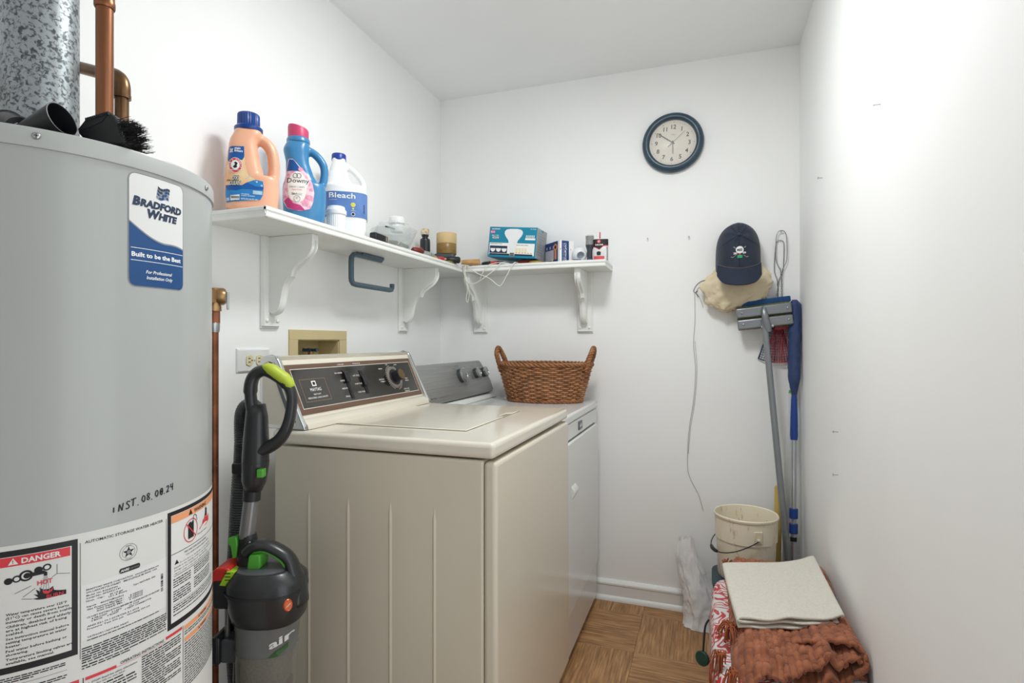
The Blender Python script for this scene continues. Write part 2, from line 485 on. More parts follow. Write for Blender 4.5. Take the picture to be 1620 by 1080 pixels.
for ch, x, z in (('I', -.0555, .9600), ('N', -.0475, .9598), ('S', -.0385, .9610), ('T', -.0315, .9628), ('.', -.0225, .9622), ('0', -.0165, .9648),
                 ('8', -.0095, .9660), ('.', -.0020, .9652), ('0', .0040, .9672), ('0', .0118, .9680), ('8', .0118, .9680), ('.', .0190, .9682), ('2', .0235, .9692), ('4', .0310, .9705)):
    hand(glyph[ch], x, z, H if ch != 'I' else H * .9)
g.obj('marker_handwriting', m_ink, wh, fix=False)['label'] = 'handwritten installation date in black marker'
# --- big white label band
band = G(); strip(band, -.36, .27, .40, .9415, 0)
band = band.obj('label_band', m_label, wh, fix=False); band['label'] = 'wide white label sheet with printed warnings'
def greek(g, s0, s1, z, h, m=0, layer=2, dens=1.0):
    s = s0
    while s < s1 - h:
        w = min(random.uniform(1.2, 5.5) * h, s1 - s)
        strip(g, s, s + w, z, z + h * random.uniform(.62, .8), layer, m, .006)
        s += w + h * random.uniform(.45, .7)
# danger panel
g = G(); strip(g, -.200, -.0948, .7800, .9350, 1, 0); strip(g, -.1935, -.1013, .7885, .9275, 2, 1); strip(g, -.1925, -.1028, .9150, .9268, 3, 2)
f4 = cy(4)
put_text(g, 'DANGER', f4, -.1515, .9174, .0068, .0392, m=3, bold=.035)
dpoly(g, [(-.1645, .9170), (-.1545, .9170), (-.1595, .9253)], 4, 3); put_text(g, '!', cy(5), -.1603, .9182, .0048, m=2, bold=.03)
for s_, z_, q in ((-.1640, .8968, .0042), (-.1560, .8982, .0044), (-.1350, .9048, .0042), (-.1265, .9062, .0044)):   # tap handles
    disc(g, s_, z_, q, 4, 0)
disc(g, -.1560, .8982, .0026, 5, 1); disc(g, -.1265, .9062, .0026, 5, 1)
bar(g, -.1640, .8972, -.1560, .8980, .003, 4, 0); bar(g, -.135, .9048, -.1265, .906, .003, 4, 0)
disc(g, -.1470, .9003, .0070, 4, 0); disc(g, -.1470, .9003, .0046, 5, 1); disc(g, -.1460, .9003, .0036, 6, 0)
dpoly(g, [(-.1470, .9028), (-.1300, .9030), (-.1262, .9000), (-.1262, .8955), (-.1295, .8955), (-.1298, .8985), (-.1470, .8978)], 6, 0)
for a in (-.1292, -.1282, -.1272, -.1263): bar(g, a, .8945, a - .0015 + (a + .1278) * 2.4, .8755, .0005, 4, 4)
bar(g, -.1165, .9075, -.1165, .8950, .0005, 4, 0); bar(g, -.1165, .8950, -.103, .8918, .0005, 4, 0); bar(g, -.1165, .895, -.1215, .8918, .0005, 4, 0)
bar(g, -.158, .8798, -.142, .8860, .0005, 4, 0); bar(g, -.150, .8735, -.138, .8820, .0005, 4, 0); bar(g, -.1515, .8715, -.141, .8688, .0005, 4, 0)
dpoly(g, [(-.141, .8690), (-.135, .8688), (-.1395, .8745), (-.1355, .8728), (-.1375, .8800), (-.1335, .8765), (-.134, .8815), (-.1300, .8780), (-.1240, .8772), (-.1205, .8800), (-.1195, .8745), (-.1140, .8725), (-.107, .8712), (-.107, .8655), (-.1300, .8655), (-.1360, .8665)], 4, 0)
dpoly(g, [(-.1310, .8775), (-.1300, .8730), (-.1255, .8715), (-.1215, .8740), (-.1200, .8795), (-.1225, .8760), (-.1260, .8752)], 5, 2)
put_text(g, 'HOT', cy(6), -.1360, .8850, .0060, .0150, m=2, bold=.02); put_text(g, 'BURN', cy(6), -.1270, .8660, .0046, .0170, m=2, bold=.02)
lines = ['Water temperature over 125°F', '(51°C) can cause severe burns', 'instantly or death from scalds.', None, 'Children, disabled and elderly', 'are at highest risk of being', 'scalded.', None,
         'See instruction manual before', 'setting temperature at water', 'heater.', None, 'Feel water before bathing or', 'showering.', None, 'Temperature limiting valves are', 'available, see manual.']
z = .8532
for t in lines:
    if t is None: z -= .0009; continue
    put_text(g, t, cy(3), -.1665, z, .0032, len(t) * .00215, m=0, bold=.02, res=1); z -= .00483
g.obj('danger_panel', [m_ink, m_label, m_red, m_label2, m_grey_p], band, fix=False)['label'] = 'black framed panel with a red DANGER heading'
g = G()
for k, zz in enumerate((.7765, .7738, .7711)): greek(g, -.172, -.108 if k < 2 else -.14, zz - .003, .0019, 0)
strip(g, -.20, -.106, .7640, .7643, 2, 0)
for k, zz in enumerate((.7600, .7572)): greek(g, -.172, -.105, zz - .003, .0019, 0)
strip(g, -.20, -.0935, .7405, .7455, 2, 1)
for k in range(9): greek(g, -.172, -.098, .734 - k * .0042, .0022)
g.obj('caution_print', [m_ink, m_red], band, fix=False)
# rating panel
g = G()
strip(g, -.0924, -.0918, .772, .9286, 2, 0); strip(g, .0229, .0235, .775, .9286, 2, 0)
put_text(g, 'AUTOMATIC STORAGE WATER HEATER', cy(2), -.0870, .9262, .0039, .1040, m=0, bold=.012)
disc(g, -.0346, .8987, .0118, 2, 0, .0114, 32); disc(g, -.0346, .8987, .0086, 2, 0, .0083, 32)
dpoly(g, [(-.0346 + (.0079 if k % 2 == 0 else .0033) * math.sin(k * PI / 5), .8987 + (.0079 if k % 2 == 0 else .0033) * math.cos(k * PI / 5)) for k in range(10)], 2, 0)
disc(g, -.0346, .8987, .0028, 3, 1)
for t, zc, w in (('DESIGN', .9076, .0075), ('CERTIFIED', .8884, .0095)): put_text(g, t, cy(3), -.0346, zc - .0006, .0016, w, 'c', m=0)
lo, hi = rr(-.0468, -.0189, .8712, .8782, .0025); strip(g, -.0468, -.0189, lo, hi, 2, 0, .001)
put_text(g, 'AHRI', cy(3), -.0455, .8730, .0034, .0115, m=2, bold=.03, shear=.15); put_text(g, 'CERTIFIED', cy(3), -.0330, .8732, .0024, .0125, m=1)
g.obj('rating_heading', [m_ink, m_grey_p, m_label2], band, fix=False)
g = G(); strip(g, -.0912, .0225, .7950, .8705, 1, 1)
rows = [('BRADFORD WHITE CORPORATION   www.bradfordwhite.com', -.0856, .8620, .0952), ('200 LAFAYETTE STREET   MIDDLEVILLE MI 49333  USA', -.0856, .8582, .0925), ('Model  No: RG240T6N', -.0856, .8540, .0365),
        ('Serial No: AP53521141', -.0856, .8504, .0400), ('Nom.  Cap.:     40 US gal', -.0856, .8464, .0430), ('151.4 liters', -.0600, .8434, .0230), ('Type: NATURAL GAS', -.0285, .8478, .0325), ('Input:   40000(Btu/hr)', -.0851, .8388, .0440),
        ('Gas Pressure Manifold :      4 0(IWC)', -.0851, .8350, .0700), ('Inlet Supply Max :    14 0(IWC)', -.0735, .8322, .0584), ('Inlet Supply Min :     5 0(IWC)', -.0735, .8292, .0584), ('CLOSET INSTALLATION MINIMUM CLEARANCES IN INCHES', -.0851, .8242, .0960),
        ('4 FRONT    0 LEFT       12 TOP', -.0800, .8207, .0600), ('0 BACK     0 RIGHT       6 VENT CONNECTOR', -.0800, .8178, .0780), ('ANSI Z21.10.1-2018/CSA 4.1-2018', -.0846, .8120, .0640), ('Pressure: Test 300 psi.   Working 150 psi', -.0846, .8083, .0800),
        ('CATEGORY I NATURAL DRAFT', -.0846, .7974, .0500)]
for t, s_, z_, w in rows: put_text(g, t, cy(2), s_, z_, .0022, w, m=0, bold=.02, res=1)
for k in range(22):
    zz = .8215 + k * .00122
    if random.random() < .72: strip(g, .0135, .0172, zz, zz + random.uniform(.0005, .0011), 2, 0)
g.obj('rating_data', [m_ink, m_label2], band, fix=False)
g = G()
greek(g, -.0846, .010, .7936, .0016)
for k in range(7): greek(g, -.0905, .0225, .7840 - k * .0032, .0022, 0)
greek(g, -.0905, .0225, .7605, .0022); greek(g, -.0905, -.03, .7572, .0022)
g.obj('rating_small_print', m_grey_p if False else m_ink, band, fix=False)
# operating instructions
g = G()
strip(g, -.0866, -.0504, .7408, .7450, 2, 1); strip(g, .0223, .0548, .7440, .7482, 2, 1); strip(g, -.0504, .0223, .7412, .7416, 2, 1)
strip(g, -.0894, -.0884, .60, .7455, 2, 0); strip(g, .0568, .0576, .60, .7480, 2, 0)
put_text(g, 'OPERATING INSTRUCTIONS', cy(2), -.0453, .7432, .0042, .0640, m=0, bold=.012)
put_text(g, '1. STOP! Read the safety information', cy(2), -.0831, .7345, .0026, .0600, m=0, bold=.006)
put_text(g, 'at the left on this label.', cy(2), -.0790, .7305, .0024, .0400, m=0)
for k in range(14): greek(g, -.0800, -.024 if k % 4 else -.04, .7262 - k * .0042, .0024)
for k in range(17): greek(g, -.0165, .0520 if k % 5 != 4 else .02, .7375 - k * .0036, .0023)
g.obj('operating_print', [m_ink, m_red], band, fix=False)
# warning panel
g = G()
strip(g, .0254, .27, .7550, .9362, 1, 0); strip(g, .0318, .27, .7635, .9300, 2, 1); strip(g, .0323, .27, .9178, .9294, 3, 2)
put_text(g, 'WARNING', cy(4), .0850, .9203, .0062, .0430, m=0, bold=.02)
dpoly(g, [(.0700, .9195), (.0805, .9195), (.0752, .9285)], 4, 0)
strip(g, .0318, .27, .8690, .8699, 3, 0); strip(g, .0371, .27, .8338, .8346, 3, 0); strip(g, .0371, .27, .790, .7905, 3, 0); strip(g, .0371, .27, .7735, .7742, 3, 0)
disc(g, .0769, .8937, .0188, 4, 3, .0174, 36); bar(g, .0640, .9070, .0900, .8805, .0018, 6, 3)
dpoly(g, [(.0690, .8815), (.0835, .8815), (.0835, .9070), (.0815, .9090), (.0775, .9060), (.0735, .9085), (.0690, .9055)], 5, 0)
for a, b, c, d in ((.083, .909, .083, .915), (.083, .915, .087, .9165), (.087, .9165, .092, .913), (.092, .913, .093, .905)): bar(g, a, b, c, d, .0012, 5, 0)
dpoly(g, [(.1000, .8865), (.1130, .8925), (.1160, .9000), (.1195, .8955), (.1235, .9060), (.1260, .8985), (.1330, .9080), (.1350, .8960), (.1420, .9020), (.1430, .8900), (.1300, .8860)], 4, 3)
dpoly(g, [(.1230, .9030), (.1260, .9120), (.1245, .9150), (.1290, .9170), (.1320, .9120), (.1300, .9020)], 5, 0)
put_text(g, 'Flammable Vapors', cy(3), .096, .8790, .0024, .036, m=0)
put_text(g, 'FIRE AND EXPLOSION HAZARD', cy(3), .0600, .8625, .0034, .0700, m=0)
put_text(g, 'Can result in serious injury or death.', cy(3), .0640, .8572, .0032, .0780, m=0)
dpoly(g, [(.0385, .8520), (.0475, .8520), (.0430, .8590)], 3, 0)
for t, z_, s_ in (('Do not store or use gasoline or other flammable', .8525, .0500), ('liquids in the vicinity of this or any other appliance.', .8478, .0380), ('Storage or use of gasoline or other flammable', .8432, .0380), ('vapors of this or any other appliance can result', .8386, .0380)):
    put_text(g, t, cy(3), s_, z_ - .002, .0027, len(t) * .0021, m=0, res=1)
for k in range(10):
    if k in (4,): continue
    greek(g, .0360, .076, .8282 - k * .0037, .0024, 0, 3); greek(g, .0850, .150, .8300 - k * .0037, .0024, 0, 3)
for k in range(4): greek(g, .0360, .17, .7862 - k * .0037 - (.002 if k > 2 else 0), .0023, 0, 3)
g.obj('warning_panel', [m_ink, m_label2, m_orange_p, m_red], band, fix=False)['label'] = 'black framed panel with an orange WARNING heading'
g = G()
for zz in (.7440, .7248):
    strip(g, .0605, .27, zz - .0045, zz + .0025, 2, 1)
    put_text(g, 'WARNING', cy(3), .1050, zz - .0028, .0036, .024, m=0, bold=.02); dpoly(g, [(.0985, zz - .003), (.1035, zz - .003), (.101, zz + .0012)], 3, 0)
for k in range(2): greek(g, .0605, .19, .7355 - k * .0038, .0022)
for k in range(18): greek(g, .0605, .19, .7162 - k * .0041, .0023)
g.obj('lower_warning_print', [m_ink, m_orange_p], band, fix=False)

# ================================================================== FLUE AND PIPES
m_galv = bpy.data.materials.new('galvanised_steel'); m_galv.use_nodes = True
nt = m_galv.node_tree; N = nt.nodes; L = nt.links; p = N['Principled BSDF']
tc = N.new('ShaderNodeTexCoord'); vo = N.new('ShaderNodeTexNoise'); vo.inputs['Scale'].default_value = 165; vo.inputs['Detail'].default_value = 4.0; vo.inputs['Distortion'].default_value = .6
L.new(tc.outputs['Object'], vo.inputs[0])
cr = N.new('ShaderNodeValToRGB'); e = cr.color_ramp.elements
e[0].position = .38; e[0].color = lin('565c5f'); e[1].position = .52; e[1].color = lin('a9b0b3')
L.new(vo.outputs[0], cr.inputs[0]); L.new(cr.outputs[0], p.inputs['Base Color'])
p.inputs['Metallic'].default_value = .72; p.inputs['Roughness'].default_value = .42
fp = thing('flue_pipe', 'mottled galvanised flue pipe rising from the water heater', 'flue pipe', (-1.026, .603, 1.476))
G().lathe([(.0505, 0), (.0505, .969)], 48).obj('pipe', m_galv, fp, smooth=40)
screw_on(fp, (.047, -.020, .022), (.9, -.4, 0), .004)
g = G(); g.box(.048, .0515, -.006, .006, 0, .969); g.obj('seam', m_galv, fp, rot=(0, 0, 2.4))
m_cop = mat('bright_copper', '9c6a4c', .34, .9, var=.4, vscale=9, stretch=(1, 1, .25), col2='694330', lo_=.35, hi_=.75)
m_cop2 = mat('tarnished_copper', '8a6a4c', .34, .9, vscale=16, col2='4f3a29', lo_=.35, hi_=.7)
m_cop3 = mat('old_copper', '9c6347', .45, .7, vscale=14, col2='5f3a2a', lo_=.35, hi_=.7)
hp = thing('copper_pipe', 'bright straight vertical copper pipe with a coupling near the top', 'pipe', (-.889, .611, 1.4765))
G().lathe([(.0118, 0), (.0118, .969)], 20).obj('pipe', m_cop, hp, smooth=40)
G().lathe([(.0133, .244), (.0142, .246), (.0142, .254), (.0134, .256), (.0134, .290)], 20).obj('coupling', m_cop, hp, smooth=40)
cp = thing('copper_pipe', 'brown tarnished copper pipe with an elbow turning behind the flue', 'pipe', (-.960, .689, 1.4765))
G().tube([(0, 0, 0), (0, 0, .152)], .0107, 16).obj('riser', m_cop2, cp, smooth=40)
el = catmull([(0, 0, .150), (0, 0, .166), (-.006, .0005, .180), (-.022, .002, .190), (-.040, .003, .1945)], 5)
G().tube(el, .0132, 16).obj('elbow', m_cop2, cp, smooth=40)
G().tube([(0, 0, .146), (0, 0, .152)], .0140, 16).obj('solder_ring', m_cop2, cp, smooth=40)
G().tube([(-.036, .003, .1938), (-.16, .012, .238), (-.322, .022, .292)], .0107, 16).obj('horizontal_run', m_cop2, cp, smooth=40)
op = thing('copper_pipe', 'short brown copper pipe along the wall left of the flue', 'pipe', (-1.262, .25, 1.684))
G().tube([(0, -.8, 0), (0, .52, 0)], .0107, 14).obj('pipe', m_cop2, op, smooth=40)
G().box(-.040, 0, .30, .315, -.006, .006).obj('pipe_clip', m_cop2, op)
vp = thing('valve_pipe', 'old copper pipe with a brass valve on the wall beside the heater', 'pipe', (-1.268, 1.163, 0))
G().tube([(0, 0, 0), (0, 0, 1.225)], .0118, 16).obj('pipe', m_cop3, vp, smooth=40)
G().tube([(0, 0, 1.225), (0, 0, 1.232), (0, 0, 1.250), (0, 0, 1.256)], [.0135, .0150, .0150, .0135], 14).obj('solder_joint', m_steel, vp, smooth=40)
G().tube([(0, 0, 1.250), (0, 0, 1.285)], .0155, 8).obj('fitting', m_cop3, vp)
m_brass = mat('brass', 'b08d62', .35, .85, var=.25, vscale=20)
g = G(); g.tube([(0, 0, 1.283), (0, 0, 1.292), (0, 0, 1.302), (0, 0, 1.345)], [.019, .019, .017, .017], 16)
g.tube([(-.02, .0, 1.323), (.0, .004, 1.323), (.018, .016, 1.323), (.022, .0195, 1.323)], [.020, .0245, .0235, .019], 20)
g.box(-.004, .020, -.026, -.010, 1.305, 1.340)
g.obj('valve_body', m_brass, vp, smooth=40)
g = G(Matrix.Translation((.024, .021, 1.315)) @ Matrix.Rotation(math.radians(38), 4, 'Z')); g.box(0, .005, -.009, .009, -.028, .022)
lv = g.obj('valve_lever', mat('lever_steel', 'c9cdd0', .3, .8), vp, bevel=.002)
# ================================================================== SHELVES AND BRACKETS
SZ0, SZ1 = 1.527, 1.556
SXF, SYF, SXE, SYN = -1.092, 2.405, -0.412, 1.160
m_shelf = mat('shelf_paint', 'eceeea', 0.38, var=0.05, vscale=9, bump=.04, bscale=60)
EDGE = [(0, SZ0), (0, SZ1), (.005, SZ1), (.008, SZ1 - .003), (.008, SZ1 - .010), (.004, SZ1 - .0125), (.004, SZ1 - .018), (.0075, SZ1 - .021), (.0075, SZ0 + .003), (.006, SZ0)]
def bracket(parent, M, no_plug=False):
    """M maps (along, out, z): along = across the plate, out = away from the wall, z below the shelf"""
    g = G(M); g.prism([(-.038, .0), (.038, .0), (.038, .006), (.032, .014), (-.032, .014), (-.038, .006)], 0, -.280, lambda a, b, h: (a, b, h))
    g.box(-.038, .038, 0, .006, -.286, -.280)
    pl = g.obj('bracket', m_shelf, parent, bevel=.0015)
    up = catmull([(.178, -.020, 0), (.176, -.045, 0), (.160, -.068, 0), (.130, -.088, 0), (.108, -.105, 0), (.098, -.128, 0)], 5)
    dn = catmull([(.092, -.128, 0), (.074, -.148, 0), (.063, -.180, 0), (.055, -.215, 0), (.042, -.236, 0), (.028, -.243, 0)], 5)
    poly = [(.012, 0), (.178, 0)] + [(p.x, p.y) for p in up] + [(p.x, p.y) for p in dn] + [(.012, -.235)]
    g = G(M); g.prism(poly, -.014, .014, lambda a, b, h: (h, a, b)); g.obj('arm', m_shelf, pl, bevel=.002, seg=2)
    g = G(M)
    edge = [Vector((0, p.x + .0005, p.y)) for p in up]; edge2 = [Vector((0, p.x + .0005, p.y)) for p in dn]
    for e_ in (edge, edge2): g.tube(e_, .0085, 8, flat=.35)
    g.obj('arm_bead', m_shelf, pl, smooth=50)
    for a, z in ((.022, -.030), (-.022, -.262), (.022, -.262)):
        g = G(M); MM = M @ Matrix.Translation((a, .014, z)) @ Matrix.Rotation(-PI / 2, 4, 'X')
        g.lathe([(.0065, 0), (.0062, .002), (.004, .0035), (.001, .004)], 14, M=MM); g.obj('plug', m_shelf, pl, smooth=50)
sh = thing('wall_shelf', 'long white wooden shelf on the left wall carrying the laundry bottles', 'shelf', (XL, SYN, SZ0))
IV = Matrix.Translation((-XL, -SYN, -SZ0))
G(IV).box(XL, SXF - .0, SYN + .006, YB, SZ0, SZ1).obj('board', m_shelf, sh, bevel=.001)
g = G(IV); g.prism(EDGE, SYN - .002, SYF, lambda a, b, h: (SXF + a, h, b)); g.obj('edge_moulding', m_shelf, sh)
g = G(IV); g.prism(EDGE, XL, SXF + .006, lambda a, b, h: (h, SYN + .006 - a, b)); g.obj('edge_moulding', m_shelf, sh)
for y in (1.400, 2.213):
    bracket(sh, IV @ Matrix(((0, 1, 0, XL), (1, 0, 0, y), (0, 0, 1, SZ0), (0, 0, 0, 1))))
sb = thing('wall_shelf', 'short white wooden shelf on the back wall carrying the light bulb box', 'shelf', (SXF, YB, SZ0))
IB = Matrix.Translation((-SXF, -YB, -SZ0))
G(IB).box(SXF + .0005, SXE - .006, SYF, YB, SZ0, SZ1).obj('board', m_shelf, sb, bevel=.001)
g = G(IB); g.prism(EDGE, SXF + .007, SXE, lambda a, b, h: (h, SYF - a, b)); g.obj('edge_moulding', m_shelf, sb)
g = G(IB); g.prism(EDGE, SYF - .006, YB, lambda a, b, h: (SXE - .006 + a, h, b)); g.obj('edge_moulding', m_shelf, sb)
for x in (-1.075, -.540):
    bracket(sb, IB @ Matrix(((-1, 0, 0, x), (0, -1, 0, YB), (0, 0, 1, SZ0), (0, 0, 0, 1))))

# ================================================================== BOTTLES
def sup(cx, a, b, z, n=3.0, k=40, cy_=0.0):
    pts = []
    for i in range(k):
        t = 2 * PI * i / k; c, s = math.cos(t), math.sin(t)
        pts.append((cx + a * math.copysign(abs(c) ** (2 / n), c), cy_ + b * math.copysign(abs(s) ** (2 / n), s), z))
    return pts
def interp(rows, z):
    if z <= rows[0][0]: return rows[0][1:]
    for r0, r1 in zip(rows, rows[1:]):
        if z <= r1[0]:
            t = (z - r0[0]) / (r1[0] - r0[0]); t = t * t * (3 - 2 * t) * .5 + t * .5
            return tuple(p + (q - p) * t for p, q in zip(r0[1:], r1[1:]))
    return rows[-1][1:]
def body_mesh(parent, name, m, lofts, handle, hr, n, voxel=.0028, smooth=6, extra=None):
    g = G()
    for rows in lofts:
        zs = []
        for r0, r1 in zip(rows, rows[1:]):
            st = max(1, int((r1[0] - r0[0]) / .006))
            zs += [r0[0] + (r1[0] - r0[0]) * i / st for i in range(st)]
        zs.append(rows[-1][0])
        g.loft([sup(*interp(rows, z), z, n) for z in zs])
    g.tube(catmull(handle, 6), hr, 14, flat=1.25, up=(0, 1, 0))
    o = g.obj(name, m, parent, smooth=True)
    md = o.modifiers.new('blend', 'REMESH'); md.mode = 'VOXEL'; md.voxel_size = voxel; md.use_smooth_shade = True
    md = o.modifiers.new('soft', 'SMOOTH'); md.factor = .5; md.iterations = smooth
    return o
def front(rows_fn, n, eps):
    def f(x, z, e=0.0):
        cx, a, b = rows_fn(z)
        t = min(.985, abs((x - cx) / a))
        return (x, -b * (1 - t ** n) ** (1 / n) - eps - e, z)
    return f
def decal(g, poly, f, m=0, nz=28, nx=16, e=0.0):
    zs = [p[1] for p in poly]; z0, z1 = min(zs), max(zs); vs = []; fs = []
    for j in range(nz + 1):
        z = z0 + (z1 - z0) * (j / nz); dz_ = (z1 - z0) * .004; zz = min(max(z + dz_ * .0137, z0 + dz_), z1 - dz_)
        xs = []
        for (ax, az), (bx, bz) in zip(poly, poly[1:] + poly[:1]):
            if (az - zz) * (bz - zz) < 0: xs.append(ax + (bx - ax) * (zz - az) / (bz - az))
        xa, xb = min(xs), max(xs)
        vs += [f(xa + (xb - xa) * i / nx, z, e) for i in range(nx + 1)]
    fs = [(j * (nx + 1) + i, j * (nx + 1) + i + 1, (j + 1) * (nx + 1) + i + 1, (j + 1) * (nx + 1) + i) for j in range(nz) for i in range(nx)]
    g.add(vs, fs, m)
def ell(cx, cz, a, b, n=28): return [(cx + a * math.cos(2 * PI * i / n), cz + b * math.sin(2 * PI * i / n)) for i in range(n)]
def ft(f, e): return lambda a, b: f(a, b, e)
def conv(cx, cy, kx, ky, ztop):       # crop pixels of the study zoom -> bottle-local metres
    return lambda x, y: ((x - cx) * kx, ztop - (y - cy) * ky)
# --- detergent
det = thing('detergent_bottle', 'peach plastic laundry detergent bottle with a dark blue cap', 'bottle', (-1.192, 1.221, SZ1), math.radians(40))
m_peach = mat('peach_plastic', 'efb493', .35, var=.03, vscale=5, coat=.2)
lowr = [(0, .0, .060, .038), (.008, .0, .066, .042), (.05, .0, .0690, .043), (.088, .0, .0695, .043), (.100, -.002, .066, .042)]
colr = [(.060, -.018, .050, .040), (.100, -.018, .0490, .0425), (.150, -.0208, .0405, .041), (.185, -.0215, .0355, .040), (.198, -.0185, .036, .038), (.212, -.010, .037, .036), (.226, -.009, .034, .033)]
body_mesh(det, 'body', m_peach, [lowr, colr], [(.010, 0, .208), (.034, 0, .199), (.049, 0, .178), (.055, 0, .148), (.0555, 0, .115), (.050, 0, .085)], .0160, 3.0, smooth=14)
m_bcap = mat('blue_cap', '10408c', .32, var=.08, coat=.2)
g = G(); cc = (-.009, 0, 0)
g.lathe([(.0355, .224), (.0365, .226), (.0365, .234), (.030, .240)], 40, c=cc)
k = 60; rings = []
for z, r in ((.238, .0285), (.242, .0285), (.270, .0280), (.2735, .026)):
    rings.append([(cc[0] + (r + (.0006 if i % 2 else -.0006)) * math.cos(2 * PI * i / k), (r + (.0006 if i % 2 else -.0006)) * math.sin(2 * PI * i / k), z) for i in range(k)])
g.loft(rings); g.obj('cap', m_bcap, det, smooth=35)
fd = front(lambda z: interp(lowr, z) if z < .093 else (interp(lowr, .093) if z < .105 else interp(colr, z)), 3.0, .0010)
D = conv(290, 105, .326e-3, .358e-3, .2740)
m_sky = mat('label_bright_blue', '2f86c8', .35, var=.12, vscale=25); m_dblue = mat('label_deep_blue', '1b5ba6', .35, var=.1, vscale=20)
m_yel = mat('label_pale_yellow', 'f3d9a8', .4, var=.15, vscale=30, col2='f0b98a'); m_bub = mat('label_pale_blue', 'b9d8ea', .4, var=.2, vscale=60)
lab = G(); decal(lab, [D(*q) for q in ((128, 395), (240, 390), (243, 470), (250, 540), (272, 612), (330, 640), (384, 642), (390, 690), (384, 750), (362, 792), (240, 808), (100, 822), (92, 760), (96, 690), (104, 600), (112, 500), (118, 430))], fd, 0)
lb = lab.obj('front_label', m_yel, det, fix=False)
g = G(); decal(g, [D(*q) for q in ((128, 398), (239, 393), (241, 470), (225, 500), (175, 455), (125, 520), (114, 500), (119, 430))], fd, 0, e=.0004); g.obj('upper_blue_field', m_dblue, lb, fix=False)
g = G(); decal(g, [D(*q) for q in ((97, 690), (140, 715), (200, 705), (260, 665), (320, 640), (382, 644), (388, 690), (382, 750), (361, 790), (240, 805), (101, 819), (94, 760))], fd, 0, e=.0004); g.obj('lower_blue_field', m_sky, lb, fix=False)
g = G(); decal(g, [D(*q) for q in ((97, 690), (140, 715), (200, 705), (260, 665), (330, 690), (384, 690), (384, 710), (320, 715), (240, 712), (180, 730), (110, 728))], fd, 0, e=.0007); g.obj('wave_field', m_dblue, lb, fix=False)
g = G(); decal(g, [D(*q) for q in ((135, 765), (205, 760), (205, 800), (135, 806))], fd, 0, 6, 6, e=.0011); g.obj('barcode_panel', m_print_white, lb, fix=False)
g = G(); decal(g, [D(*q) for q in ((305, 722), (378, 722), (378, 750), (305, 750))], fd, 0, 4, 6, e=.0011); g.obj('pale_panel', m_bub, lb, fix=False)
g = G()
cx_, cz_ = D(173, 540)
decal(g, ell(cx_, cz_, .0170, .0205), fd, 2, e=.0010); decal(g, ell(cx_, cz_, .0160, .0193), fd, 0, e=.0013); decal(g, ell(cx_, cz_, .0108, .0130), fd, 2, e=.0016)
f3 = ft(fd, .0019)
def t_on(gg, txt, q0, h, w, fn, m, bold=.02, shear=0, C=D):
    x, z = C(*q0); put_text(gg, txt, fn, x, z, h, w, m=m, bold=bold, shear=shear)
x, z = D(173, 540)
decal(g, [(x - .006, z - .006), (x - .001, z - .009), (x + .005, z - .006), (x + .0035, z - .001), (x + .006, z + .005), (x + .001, z + .009), (x - .003, z + .006), (x, z + .001), (x - .003, z - .001)], fd, 1, 12, 4, e=.0018)
def arc_text(gg, txt, cx, cz, r, a0, a1, h, fn, m):
    n = len(txt)
    for i, ch in enumerate(txt):
        if ch == ' ': continue
        a = math.radians(a0 + (a1 - a0) * i / (n - 1)); vs, fs, w = text2d(ch, .02)
        if not vs: continue
        c, s = math.cos(a - PI / 2), math.sin(a - PI / 2); px, pz = cx + r * math.cos(a), cz + r * 1.2 * math.sin(a)
        gg.add([fn(px + ((q - w / 2) * h) * c - b * h * s, pz + ((q - w / 2) * h) * s + b * h * c) for q, b in vs], fs, m)
arc_text(g, 'ARM & HAMMER', cx_, cz_, .0118, 200, -20, .0036, f3, 2)
t_on(g, '3X', (130, 445), .0105, .0090, f3, 2, .04, .15); t_on(g, 'stain', (166, 420), .0062, .0150, f3, 2, .03, .15); t_on(g, 'fighters', (166, 440), .0062, .0205, f3, 2, .03, .15)
t_on(g, 'plus', (106, 660), .0050, .0100, f3, 1, .02, .2)
t_on(g, 'OXI', (148, 652), .0115, .0175, f3, 1, .09, .15); t_on(g, 'CLEAN', (128, 690), .0110, .0290, f3, 1, .09, .15)
f4_ = ft(fd, .0023)
t_on(g, 'OXI', (148, 652), .0115, .0170, f4_, 2, .01, .15); t_on(g, 'CLEAN', (128, 690), .0110, .0285, f4_, 2, .01, .15)
t_on(g, '35', (103, 806), .0075, .0080, f3, 2, .03); t_on(g, '40.5 FL OZ (1.26 QT) 1.20 L', (215, 796), .0042, .0420, f3, 2, .02); t_on(g, 'STAIN REMOVER', (217, 758), .0025, .0200, f3, 2); t_on(g, 'LAUNDRY DETERGENT', (217, 770), .0025, .0340, f3, 2)
for i in range(13): decal(g, [D(140 + i * 5, 790), D(142.5 + i * 5, 790), D(142.5 + i * 5, 772), D(140 + i * 5, 772)], fd, 1, 1, 1, e=.0016)
g.obj('label_lettering', [m_red, m_ink, m_print_white], lb, fix=False)['kind'] = 'stuff'
g = G()
for q in ((335, 655, 8), (372, 680, 8), (290, 612, 4), (278, 620, 5), (262, 634, 5), (280, 600, 3), (320, 648, 3), (300, 636, 4)): decal(g, ell(*D(q[0], q[1]), q[2] * .326e-3, q[2] * .358e-3, 12), fd, 0, 4, 4, e=.0013)
g.obj('label_bubbles', m_bub, lb, fix=False)
